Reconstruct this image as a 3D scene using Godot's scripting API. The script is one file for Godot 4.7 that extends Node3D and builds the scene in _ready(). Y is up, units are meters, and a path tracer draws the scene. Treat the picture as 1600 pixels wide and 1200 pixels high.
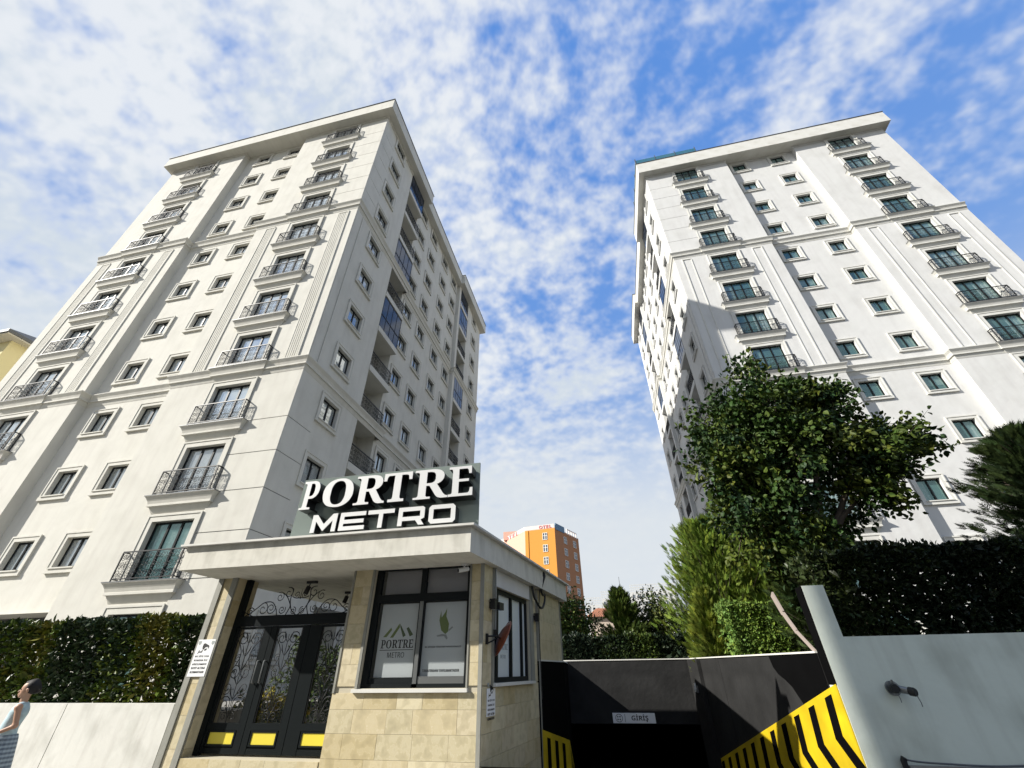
extends Node3D
# Two apartment towers behind a small gatehouse, seen from the street.
const CAM := Vector3(0, 1.4, 0)
var rng := RandomNumberGenerator.new()
var M := {}
var names := {}
var shared := {}

# ---------- naming ----------
func numbered(called):
	var k = names.get(called, 0)
	names[called] = k + 1
	return called if k == 0 else "%s_%03d" % [called, k]
func thing(called, label, category, at := Vector3.ZERO, turn := 0.0, group := ""):
	var o := Node3D.new()
	o.name = numbered(called)
	add_child(o, true)
	o.position = at
	o.rotation.y = turn
	tag(o, label, category, group)
	return o
func tag(o, label, category, group := ""):
	o.set_meta("label", label)
	o.set_meta("category", category)
	if group != "":
		o.set_meta("group", group)
	return o
func inst(called, mesh, mat, parent = null, xf := Transform3D.IDENTITY):
	var o := MeshInstance3D.new()
	o.name = called if parent != null else numbered(called)
	o.mesh = mesh
	o.material_override = mat
	o.transform = xf
	if parent == null: add_child(o, true)
	else: parent.add_child(o, true)
	return o
func obj(called, st, mat, parent = null, xf := Transform3D.IDENTITY):
	return inst(called, st.commit(), mat, parent, xf)
func struct(called, st, mat):
	var o = obj(called, st, mat)
	o.set_meta("kind", "structure")
	return o
func many(called, mesh, mat, xfs, cols, parent):
	var mm := MultiMesh.new()
	mm.transform_format = MultiMesh.TRANSFORM_3D
	mm.use_colors = true
	mm.mesh = mesh
	mm.instance_count = xfs.size()
	for i in xfs.size():
		mm.set_instance_transform(i, xfs[i])
		mm.set_instance_color(i, cols[i])
	var o := MultiMeshInstance3D.new()
	o.name = called
	o.multimesh = mm
	o.material_override = mat
	parent.add_child(o, true)
	o.set_meta("kind", "stuff")
	return o

# ---------- shapes ----------
func S():
	var st := SurfaceTool.new()
	st.begin(Mesh.PRIMITIVE_TRIANGLES)
	return st
func tri(st, a, b, c, n):
	var pts = [a, c, b] if (b - a).cross(c - a).dot(n) > 0 else [a, b, c]
	for p in pts:
		st.set_normal(n)
		st.set_uv(Vector2(p.x, p.y))
		st.add_vertex(p)
func quad(st, a, b, c, d, n):
	tri(st, a, b, c, n)
	tri(st, a, c, d, n)
func autoquad(st, a, b, c, d, out):
	var n = (b - a).cross(c - a)
	if n.length() < 1e-9: n = (c - a).cross(d - a)
	n = n.normalized()
	if n.dot(out) < 0: n = -n
	quad(st, a, b, c, d, n)
func box(st, c, s, b := Basis.IDENTITY):
	var h = s * 0.5
	for ax in 3:
		for sg in [-1.0, 1.0]:
			var n = Vector3.ZERO; n[ax] = sg
			var e1 = Vector3.ZERO; e1[(ax + 1) % 3] = h[(ax + 1) % 3]
			var e2 = Vector3.ZERO; e2[(ax + 2) % 3] = h[(ax + 2) % 3]
			var o = n * h[ax]
			quad(st, c + b * (o - e1 - e2), c + b * (o + e1 - e2), c + b * (o + e1 + e2), c + b * (o - e1 + e2), b * n)
func bx(st, x0, x1, y0, y1, z0, z1):
	box(st, Vector3((x0 + x1) / 2.0, (y0 + y1) / 2.0, (z0 + z1) / 2.0), Vector3(absf(x1 - x0), absf(y1 - y0), absf(z1 - z0)))
# a box with chamfered edges on its front (+z) face
func slab_tile(w, h, t, ch):
	var st = S()
	var a = [Vector3(-w / 2, -h / 2, 0), Vector3(w / 2, -h / 2, 0), Vector3(w / 2, h / 2, 0), Vector3(-w / 2, h / 2, 0)]
	var f = [Vector3(-w / 2 + ch, -h / 2 + ch, t), Vector3(w / 2 - ch, -h / 2 + ch, t), Vector3(w / 2 - ch, h / 2 - ch, t), Vector3(-w / 2 + ch, h / 2 - ch, t)]
	quad(st, f[0], f[1], f[2], f[3], Vector3(0, 0, 1))
	for i in 4:
		var j = (i + 1) % 4
		var m1 = Vector3(a[i].x, a[i].y, t - ch); var m2 = Vector3(a[j].x, a[j].y, t - ch)
		var out = (a[i] + a[j]) * 0.5; out.z = 0
		autoquad(st, a[i], a[j], m2, m1, out)
		autoquad(st, m1, m2, f[j], f[i], out + Vector3(0, 0, 0.1))
	return st.commit()
func tube(st, pts, r, sides := 6, cap := true):
	var n = pts.size()
	var up = Vector3.UP
	var rings = []
	var t0 = (pts[1] - pts[0]).normalized()
	if absf(t0.dot(up)) > 0.9: up = Vector3.RIGHT
	var nrm = up.cross(t0).normalized()
	for i in n:
		var t = (pts[mini(i + 1, n - 1)] - pts[maxi(i - 1, 0)]).normalized()
		nrm = (nrm - t * nrm.dot(t)).normalized()
		var bn = t.cross(nrm)
		var rr = r[i] if r is Array else r
		var ring = []
		for k in sides:
			var a = TAU * k / sides
			var d = nrm * cos(a) + bn * sin(a)
			ring.append([pts[i] + d * rr, d])
		rings.append(ring)
	for i in n - 1:
		for k in sides:
			var j = (k + 1) % sides
			var A = rings[i][k]; var B = rings[i][j]; var C = rings[i + 1][j]; var D = rings[i + 1][k]
			var tr = [[A, B, C], [A, C, D]]
			for t in tr:
				var fn = (t[1][0] - t[0][0]).cross(t[2][0] - t[0][0])
				var order = [t[0], t[2], t[1]] if fn.dot(t[0][1]) > 0 else t
				for v in order:
					st.set_normal(v[1])
					st.set_uv(Vector2(v[0].x, v[0].y))
					st.add_vertex(v[0])
	if cap:
		for e in [0, n - 1]:
			var nn = (pts[0] - pts[1]).normalized() if e == 0 else (pts[n - 1] - pts[n - 2]).normalized()
			for k in range(1, sides - 1):
				tri(st, rings[e][0][0], rings[e][k][0], rings[e][k + 1][0], nn)
# polygon in the xy plane, from z0 (back) to z1 (front)
func prism(st, poly, z0, z1, xf := Transform3D.IDENTITY):
	var p := PackedVector2Array(poly)
	var idx = Geometry2D.triangulate_polygon(p)
	for k in range(0, idx.size(), 3):
		var a = p[idx[k]]; var b = p[idx[k + 1]]; var c = p[idx[k + 2]]
		for e in [[z1, 1.0], [z0, -1.0]]:
			tri(st, xf * Vector3(a.x, a.y, e[0]), xf * Vector3(b.x, b.y, e[0]), xf * Vector3(c.x, c.y, e[0]), xf.basis * Vector3(0, 0, e[1]))
	var cw = Geometry2D.is_polygon_clockwise(p)
	for i in p.size():
		var a = p[i]; var b = p[(i + 1) % p.size()]
		var d = (b - a).normalized()
		var n = Vector2(d.y, -d.x) * (-1.0 if cw else 1.0)
		quad(st, xf * Vector3(a.x, a.y, z0), xf * Vector3(b.x, b.y, z0), xf * Vector3(b.x, b.y, z1), xf * Vector3(a.x, a.y, z1), xf.basis * Vector3(n.x, n.y, 0))
# polygon in plan (x, z), from y0 to y1
func slab(st, poly, y0, y1):
	prism(st, poly, -y1, -y0, Transform3D(Basis(Vector3(1, 0, 0), Vector3(0, 0, 1), Vector3(0, -1, 0)), Vector3.ZERO))
# wall plane with openings: P0 origin, U along, N outward; openings [u0,u1,h0,h1]
func facade(st, P0, U, N, u0, u1, h0, h1, ops, depth := 0.24):
	var us = [u0, u1]; var hs = [h0, h1]
	for o in ops:
		for k in 2:
			if o[k] > u0 and o[k] < u1 and not us.has(o[k]): us.append(o[k])
			if o[k + 2] > h0 and o[k + 2] < h1 and not hs.has(o[k + 2]): hs.append(o[k + 2])
	us.sort(); hs.sort()
	for i in us.size() - 1:
		var run = -1
		for j in hs.size():
			var solid = j < hs.size() - 1
			if solid:
				var cu = (us[i] + us[i + 1]) / 2.0; var ch = (hs[j] + hs[j + 1]) / 2.0
				for o in ops:
					if cu > o[0] and cu < o[1] and ch > o[2] and ch < o[3]:
						solid = false
						break
			if solid and run < 0: run = j
			if not solid and run >= 0:
				var a = hs[run]; var b = hs[j]
				quad(st, P0 + U * us[i] + Vector3(0, a, 0), P0 + U * us[i + 1] + Vector3(0, a, 0), P0 + U * us[i + 1] + Vector3(0, b, 0), P0 + U * us[i] + Vector3(0, b, 0), N)
				run = -1
	for o in ops:
		var D = -N * depth
		var c = [P0 + U * o[0] + Vector3(0, o[2], 0), P0 + U * o[1] + Vector3(0, o[2], 0), P0 + U * o[1] + Vector3(0, o[3], 0), P0 + U * o[0] + Vector3(0, o[3], 0)]
		var ns = [Vector3.UP, -U, Vector3.DOWN, U]
		for k in 4:
			quad(st, c[k], c[(k + 1) % 4], c[(k + 1) % 4] + D, c[k] + D, ns[k])
# profile [(out, h)] swept along a plan path [Vector2(x, z)] with mitred corners; out is to the side of `sgn`
func moulding(st, path, profile, sgn, capends := true):
	var n = path.size()
	var offs = []
	for i in n:
		var d0 = (path[i] - path[maxi(i - 1, 0)]); var d1 = (path[mini(i + 1, n - 1)] - path[i])
		if i == 0: d0 = d1
		if i == n - 1: d1 = d0
		var n0 = Vector2(d0.y, -d0.x).normalized() * sgn; var n1 = Vector2(d1.y, -d1.x).normalized() * sgn
		var m = (n0 + n1)
		offs.append(m / maxf(0.2, (1.0 + n0.dot(n1))))
	for i in n - 1:
		var d = (path[i + 1] - path[i]).normalized()
		var nn = Vector2(d.y, -d.x) * sgn
		for k in profile.size() - 1:
			var p = profile[k]; var q = profile[k + 1]
			var a = path[i] + offs[i] * p.x; var b = path[i + 1] + offs[i + 1] * p.x
			var c = path[i + 1] + offs[i + 1] * q.x; var e = path[i] + offs[i] * q.x
			var dd = Vector2(-(q.y - p.y), q.x - p.x)  # outward when the profile runs downwards
			var out = Vector3(nn.x * dd.x, dd.y, nn.y * dd.x)
			autoquad(st, Vector3(a.x, p.y, a.y), Vector3(b.x, p.y, b.y), Vector3(c.x, q.y, c.y), Vector3(e.x, q.y, e.y), out)
	if capends:
		for e in [0, n - 1]:
			var d = (path[1] - path[0]) if e == 0 else (path[n - 1] - path[n - 2])
			var poly := PackedVector2Array(profile)
			var idx = Geometry2D.triangulate_polygon(poly)
			var out = Vector3(d.x, 0, d.y).normalized() * (-1.0 if e == 0 else 1.0)
			for k in range(0, idx.size(), 3):
				var v = []
				for j in 3:
					var p = poly[idx[k + j]]
					var w = path[e] + offs[e] * p.x
					v.append(Vector3(w.x, p.y, w.y))
				tri(st, v[0], v[1], v[2], out)

# ---------- materials ----------
func noise_img(seed_, freq, size, octs, ramp, type := FastNoiseLite.TYPE_SIMPLEX_SMOOTH):
	var n := FastNoiseLite.new()
	n.seed = seed_; n.frequency = freq; n.noise_type = type
	n.fractal_octaves = octs
	var im := n.get_seamless_image(size, size)
	if ramp == null: return im
	var src = im.get_data()
	var step = src.size() / (size * size)
	var lut = PackedByteArray()
	for i in 256:
		var c = ramp.sample(i / 255.0)
		lut.append_array([int(c.r * 255), int(c.g * 255), int(c.b * 255)])
	var out := PackedByteArray(); out.resize(size * size * 3)
	for i in size * size:
		var v = src[i * step] * 3
		out[i * 3] = lut[v]; out[i * 3 + 1] = lut[v + 1]; out[i * 3 + 2] = lut[v + 2]
	return Image.create_from_data(size, size, false, Image.FORMAT_RGB8, out)
func grad(list):
	var g := Gradient.new()
	var o := PackedFloat32Array(); var c := PackedColorArray()
	for e in list:
		o.append(e[0]); c.append(e[1])
	g.offsets = o; g.colors = c
	return g
func lin(r, g, b): return Color(r, g, b).linear_to_srgb()
func mat(col, rough := 0.7, metal := 0.0):
	var m := StandardMaterial3D.new()
	m.albedo_color = col; m.roughness = rough; m.metallic = metal
	return m
func tritex(m, tex, scale, nrm = null, nscale := 0.4, world := true):
	m.uv1_triplanar = true
	m.uv1_world_triplanar = world
	m.uv1_scale = Vector3.ONE * scale
	if tex != null: m.albedo_texture = tex
	if nrm != null:
		m.normal_enabled = true; m.normal_texture = nrm; m.normal_scale = nscale
	return m
func nmap(im, k):
	var d = im.duplicate()
	d.convert(Image.FORMAT_RGBA8)
	d.bump_map_to_normal_map(k)
	return ImageTexture.create_from_image(d)
func T(im): return ImageTexture.create_from_image(im)

func materials():
	var grain = noise_img(11, 0.06, 256, 4, null)
	var grain_n = nmap(grain, 1.2)
	var mottle = noise_img(12, 0.006, 512, 5, grad([[0.0, Color(0.92, 0.915, 0.90)], [0.45, Color(0.97, 0.968, 0.96)], [1.0, Color(1, 1, 1)]]))
	var mottle_t = T(mottle)
	var streak = noise_img(13, 0.02, 512, 4, null)
	streak.crop(512, 64)
	var st64 := FastNoiseLite.new(); st64.seed = 14; st64.frequency = 0.035; st64.fractal_octaves = 4
	streak = st64.get_seamless_image(512, 48)
	streak.resize(512, 512, Image.INTERPOLATE_CUBIC)
	var wash = {}
	for w in [["light", 0.030, 0.038], ["heavy", 0.055, 0.10]]:
		var sd = streak.get_data(); var md = noise_img(12, 0.008, 512, 5, null).get_data()
		var out := PackedByteArray(); out.resize(512 * 512 * 3)
		for q in 512 * 512:
			var a = maxf(0.0, sd[q] / 255.0 - 0.42) * 1.7; var c = maxf(0.0, 0.55 - md[q] / 255.0) * 1.8
			var v = 1.0 - w[1] * a - w[2] * c
			out[q * 3] = int(255 * v); out[q * 3 + 1] = int(255 * (v - 0.004 * a)); out[q * 3 + 2] = int(255 * (v - 0.03 * (a + c) * w[1] * 4.0))
		wash[w[0]] = T(Image.create_from_data(512, 512, false, Image.FORMAT_RGB8, out))
	M.stucco_left = tritex(mat(lin(0.575, 0.562, 0.505), 0.92), wash.light, 0.14, grain_n, 0.14)
	M.stucco_right = tritex(mat(lin(0.585, 0.585, 0.57), 0.92), wash.light, 0.11, grain_n, 0.12)
	M.trim = tritex(mat(lin(0.63, 0.625, 0.59), 0.8), mottle_t, 0.3)
	M.white_wall = tritex(mat(lin(0.62, 0.615, 0.57), 0.85), wash.heavy, 0.3, grain_n, 0.14)
	M.grey_wall = tritex(mat(lin(0.63, 0.675, 0.585), 0.8), wash.heavy, 0.23, grain_n, 0.16)
	M.canopy = tritex(mat(lin(0.60, 0.585, 0.52), 0.85), wash.heavy, 0.4, grain_n, 0.16)
	M.frame = mat(lin(0.010, 0.0125, 0.0135), 0.45)
	M.iron = mat(lin(0.012, 0.013, 0.014), 0.5, 0.3)
	M.coping = mat(lin(0.10, 0.105, 0.11), 0.5, 0.4)
	M.interior = mat(lin(0.06, 0.062, 0.06), 0.9)
	var cim = noise_img(21, 0.02, 256, 3, grad([[0.0, Color(0.82, 0.82, 0.82)], [1.0, Color(1, 1, 1)]]))
	var ct = T(cim)
	M.curtains = []
	for c in [lin(0.80, 0.82, 0.82), lin(0.66, 0.70, 0.70), lin(0.52, 0.60, 0.58), lin(0.35, 0.40, 0.38)]:
		M.curtains.append(tritex(mat(c, 0.95), ct, 1.2))
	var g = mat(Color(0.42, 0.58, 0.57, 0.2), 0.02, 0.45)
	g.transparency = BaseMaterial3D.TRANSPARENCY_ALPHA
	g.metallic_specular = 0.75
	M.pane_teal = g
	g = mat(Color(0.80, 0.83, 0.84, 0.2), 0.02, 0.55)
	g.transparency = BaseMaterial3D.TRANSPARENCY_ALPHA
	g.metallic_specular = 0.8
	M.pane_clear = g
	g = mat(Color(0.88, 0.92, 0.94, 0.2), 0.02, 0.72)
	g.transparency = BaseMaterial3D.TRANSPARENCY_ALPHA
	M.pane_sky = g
	g = mat(lin(0.012, 0.022, 0.045), 0.04)
	g.metallic_specular = 0.5
	M.blue_glass = g
	g = mat(Color(0.10, 0.13, 0.14, 0.2), 0.02)
	g.transparency = BaseMaterial3D.TRANSPARENCY_ALPHA
	g.metallic_specular = 0.6
	M.pane_plain = g
	g = mat(Color(0.20, 0.42, 0.42, 0.6), 0.05)
	g.transparency = BaseMaterial3D.TRANSPARENCY_ALPHA
	M.screen_glass = g
	# stone
	M.stones = []
	for k in 5:
		var b = [Color(0.79, 0.735, 0.59), Color(0.75, 0.69, 0.53), Color(0.83, 0.785, 0.65), Color(0.77, 0.725, 0.59), Color(0.80, 0.75, 0.62)][k]
		var im = noise_img(40 + k, 0.012, 256, 5, grad([[0.0, b.darkened(0.10)], [0.4, b.darkened(0.03)], [0.50, b], [0.53, b.lightened(0.16)], [0.56, b.lightened(0.02)], [0.75, b.lightened(0.08)], [1.0, b.darkened(0.04)]]))
		M.stones.append(tritex(mat(Color(0.94, 0.94, 0.94), 0.55), T(im), 0.9 + 0.17 * k, grain_n, 0.12))
	M.mortar = mat(lin(0.46, 0.42, 0.32), 0.9)
	M.grey_stone = tritex(mat(lin(0.26, 0.26, 0.23), 0.6), mottle_t, 1.5)
	# sign
	M.sign_panel = mat(lin(0.27, 0.32, 0.30), 0.08, 0.35)
	M.letter_body = mat(lin(0.010, 0.010, 0.011), 0.35)
	M.letter_face = mat(lin(0.58, 0.585, 0.58), 0.5)
	M.plate = mat(lin(0.78, 0.79, 0.80), 0.4)
	M.print_black = mat(lin(0.01, 0.01, 0.012), 0.6)
	M.print_grey = mat(lin(0.30, 0.33, 0.33), 0.6)
	M.print_green = mat(lin(0.16, 0.22, 0.06), 0.6)
	M.print_green_dark = mat(lin(0.07, 0.11, 0.04), 0.6)
	M.poster = mat(lin(0.60, 0.65, 0.66), 0.35)
	M.poster_grey = mat(lin(0.30, 0.30, 0.32), 0.5)
	# ramp
	var dk = noise_img(51, 0.008, 256, 5, grad([[0.0, Color(0.75, 0.75, 0.75)], [1.0, Color(1, 1, 1)]]))
	M.dark_wall = tritex(mat(lin(0.034, 0.034, 0.034), 0.8), T(dk), 0.35, grain_n, 0.4)
	M.dark_wall.metallic_specular = 0.2
	M.near_black = tritex(mat(lin(0.004, 0.004, 0.0043), 0.85), T(dk), 0.4)  # near-black tone of the stripes, wall patches and garage
	M.near_black.metallic_specular = 0.12
	M.yellow = tritex(mat(lin(0.74, 0.53, 0.012), 0.5), T(dk), 0.5)
	M.yellow_panel = mat(lin(0.66, 0.55, 0.05), 0.4)
	M.gate_metal = mat(lin(0.008, 0.0105, 0.0112), 0.42)
	M.gate_metal.metallic_specular = 0.22
	M.frame.metallic_specular = 0.25
	M.asphalt = tritex(mat(lin(0.075, 0.075, 0.076), 0.9), T(dk), 0.6, grain_n, 0.8)
	M.pavement = tritex(mat(lin(0.30, 0.29, 0.27), 0.9), mottle_t, 0.7, grain_n, 0.6)
	M.soil = tritex(mat(lin(0.08, 0.07, 0.045), 0.95), T(dk), 0.8)
	M.bark = tritex(mat(lin(0.085, 0.065, 0.045), 0.95), T(dk), 2.0, grain_n, 1.0)
	var lf = mat(Color(1, 1, 1), 0.6)
	lf.metallic_specular = 0.35
	lf.vertex_color_use_as_albedo = true
	lf.backlight_enabled = true
	lf.backlight = Color(0.30, 0.36, 0.07)
	M.leaf = lf
	lf = lf.duplicate(); lf.roughness = 0.42; lf.metallic_specular = 0.3; lf.backlight = Color(0.16, 0.21, 0.05)
	M.glossy_leaf = lf
	lf = lf.duplicate(); lf.roughness = 0.7; lf.backlight = Color(0.22, 0.28, 0.06)
	M.needle = lf
	M.chrome = mat(lin(0.22, 0.23, 0.23), 0.35, 0.7)
	M.orange = mat(lin(0.22, 0.06, 0.025), 0.3)
	M.black_plastic = mat(lin(0.010, 0.010, 0.011), 0.5)
	M.white_plastic = mat(lin(0.7, 0.7, 0.68), 0.4)

# ---------- window parts, shared by every window of a kind ----------
func window_meshes(kind):
	if shared.has(kind): return shared[kind]
	var d = {"small": [1.08, 1.10, 2, 0.2], "side": [1.22, 1.14, 2, 0.2], "french": [1.85, 2.03, 3, 0.24], "door": [1.5, 2.1, 2, 0.0]}[kind]
	var w = d[0]; var h = d[1]; var n = d[2]; var t = d[3]
	var z = -0.12
	var fr = S(); var fw = 0.065
	bx(fr, -w / 2, -w / 2 + fw, 0, h, z - 0.06, z); bx(fr, w / 2 - fw, w / 2, 0, h, z - 0.06, z)
	bx(fr, -w / 2 + fw, w / 2 - fw, 0, fw, z - 0.06, z); bx(fr, -w / 2 + fw, w / 2 - fw, h - fw, h, z - 0.06, z)
	var pw = (w - fw * 2) / n
	for k in range(1, n):
		var x = -w / 2 + fw + pw * k
		bx(fr, x - 0.04, x + 0.04, fw, h - fw, z - 0.055, z + 0.004)
	var pn = S()
	for k in n:
		var x0 = -w / 2 + fw + pw * k; var x1 = x0 + pw
		quad(pn, Vector3(x0, fw, z - 0.03), Vector3(x1, fw, z - 0.03), Vector3(x1, h - fw, z - 0.03), Vector3(x0, h - fw, z - 0.03), Vector3(0, 0, 1))
	var su = S()
	if t > 0:
		var y0 = 0.0 if kind == "french" else -0.19
		var e = 0.06
		for s in [-1.0, 1.0]:
			bx(su, s * w / 2, s * (w / 2 + t), y0 + (0.0 if kind == "french" else 0.13), h, 0.002, e)
			bx(su, s * (w / 2 + t - 0.05), s * (w / 2 + t + 0.012), y0 + (0.0 if kind == "french" else 0.13), h + t + 0.012, e, e + 0.025)
		bx(su, -w / 2 - t, w / 2 + t, h, h + t, 0.002, e)
		bx(su, -w / 2 - t + 0.05, w / 2 + t - 0.05, h + t - 0.05, h + t + 0.012, e, e + 0.025)
		if kind != "french":
			bx(su, -w / 2 - t - 0.02, w / 2 + t + 0.02, y0 - 0.02, -0.06, 0.002, 0.1)
			bx(su, -w / 2 - 0.06, w / 2 + 0.06, -0.06, -0.012, -0.1, 0.14)
	var cu = []
	for v in 4:
		var c = S()
		var spans = [[-w / 2, w / 2], [-w / 2, -w * 0.12], [w * 0.08, w / 2], [-w / 2, w * 0.22]][v]
		var steps = int((spans[1] - spans[0]) / 0.045)
		for k in steps:
			var a = spans[0] + (spans[1] - spans[0]) * k / steps; var b = spans[0] + (spans[1] - spans[0]) * (k + 1) / steps
			var za = z - 0.09 + 0.02 * sin(a * 31.0 + v) + 0.008 * sin(a * 73.0); var zb = z - 0.09 + 0.02 * sin(b * 31.0 + v) + 0.008 * sin(b * 73.0)
			autoquad(c, Vector3(a, 0.02, za), Vector3(b, 0.02, zb), Vector3(b, h - 0.03, zb), Vector3(a, h - 0.03, za), Vector3(0, 0, 1))
		if v == 3:
			c = S()
			quad(c, Vector3(-w / 2, h * 0.42, z - 0.075), Vector3(w / 2, h * 0.42, z - 0.075), Vector3(w / 2, h, z - 0.075), Vector3(-w / 2, h, z - 0.075), Vector3(0, 0, 1))
			bx(c, -w / 2, w / 2, h * 0.42 - 0.03, h * 0.42, z - 0.085, z - 0.07)
		cu.append(c.commit())
	shared[kind] = {"frame": fr.commit(), "pane": pn.commit(), "surround": su.commit() if t > 0 else null, "curtain": cu, "w": w, "h": h}
	return shared[kind]
func put_window(b, kind, P, U, N, trim, glass, curtain_chance, wname):
	var m = window_meshes(kind)
	var xf = Transform3D(Basis(Vector3.UP.cross(N), Vector3.UP, N), P)
	var w = inst(wname, m.frame, M.frame, b, xf)
	inst("pane", m.pane, glass, w)
	if m.surround != null: inst("surround", m.surround, trim, w)
	if rng.randf() < curtain_chance:
		var v = [0, 0, 0, 3, 1, 2][rng.randi() % 6]
		inst("curtain", m.curtain[v], M.curtains[[0, 0, 1, 1, 2, 3][rng.randi() % 6]], w)
	return w
func spiral(st, c, r, a0, turns, r2, ax, ay, th := 0.008):
	var pts = []
	var n = int(10 * absf(turns)) + 3
	for i in n:
		var t = float(i) / (n - 1)
		var a = a0 + TAU * turns * t
		var rr = lerpf(r, r2, t)
		pts.append(c + ax * cos(a) * rr + ay * sin(a) * rr)
	tube(st, pts, th, 4, false)
func railing_mesh(w, d, h, key, th := 0.009):
	if shared.has(key): return shared[key]
	var st = S()
	var X = Vector3.RIGHT; var Yv = Vector3.UP; var Z = Vector3.BACK
	for y in [h, 0.08]:
		var t = 0.02 if y == h else 0.014
		bx(st, -w / 2, w / 2, y - t, y + t, d - 0.02, d + 0.02)
		for s in [-1.0, 1.0]:
			bx(st, s * (w / 2 - 0.02), s * (w / 2 + 0.02), y - t, y + t, 0.0, d - 0.02)
	for s in [-1.0, 1.0]:
		bx(st, s * w / 2 - 0.018, s * w / 2 + 0.018, 0, h - 0.02, d - 0.018, d + 0.018)
		bx(st, s * w / 2 - 0.014, s * w / 2 + 0.014, 0, h - 0.02, 0.0, 0.03)
	var n = int(round(w / 0.23))
	for i in n:
		var x = -w / 2 + w * (i + 0.5) / n
		var q = w / n * 0.5
		for j in 3:
			var y = 0.08 + (h - 0.1) * (j + 0.5) / 3.0
			var s = 1.0 if (i + j) % 2 == 0 else -1.0
			spiral(st, Vector3(x - q * 0.12 * s, y + q * 0.45, d), q * 0.78, -0.6 * s, 1.15 * s, q * 0.18, X, Yv, th)
			spiral(st, Vector3(x + q * 0.12 * s, y - q * 0.5, d), q * 0.74, PI - 0.6 * s, 1.15 * s, q * 0.18, X, Yv, th)
			if i % 2 == 0: spiral(st, Vector3(x + q, y, d), q * 0.42, 0, 1.0, q * 0.42, X, Yv, th)
	for s in [-1.0, 1.0]:
		for j in 4:
			spiral(st, Vector3(s * w / 2, 0.08 + (h - 0.1) * (j + 0.5) / 4.0, d * 0.5), 0.09, j, 1.2, 0.03, Z, Yv, 0.006)
	shared[key] = st.commit()
	return shared[key]
func railing_scroll_side(w, h):
	if shared.has("loggia_rail"): return shared["loggia_rail"]
	var st = S()
	bx(st, -w / 2, w / 2, h - 0.025, h + 0.025, -0.02, 0.02)
	bx(st, -w / 2, w / 2, 0.06, 0.1, -0.015, 0.015)
	var n = int(w / 0.11)
	for i in n + 1:
		var x = -w / 2 + w * i / n
		bx(st, x - 0.009, x + 0.009, 0.0, h - 0.025, -0.009, 0.009)
	for i in int(w / 0.26):
		var x = -w / 2 + 0.13 + 0.26 * i
		for j in 3:
			spiral(st, Vector3(x, 0.24 + 0.26 * j, 0.012), 0.12, i + j, 1.3, 0.03, Vector3.RIGHT, Vector3.UP, 0.011)
	shared["loggia_rail"] = st.commit()
	return shared["loggia_rail"]

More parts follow.
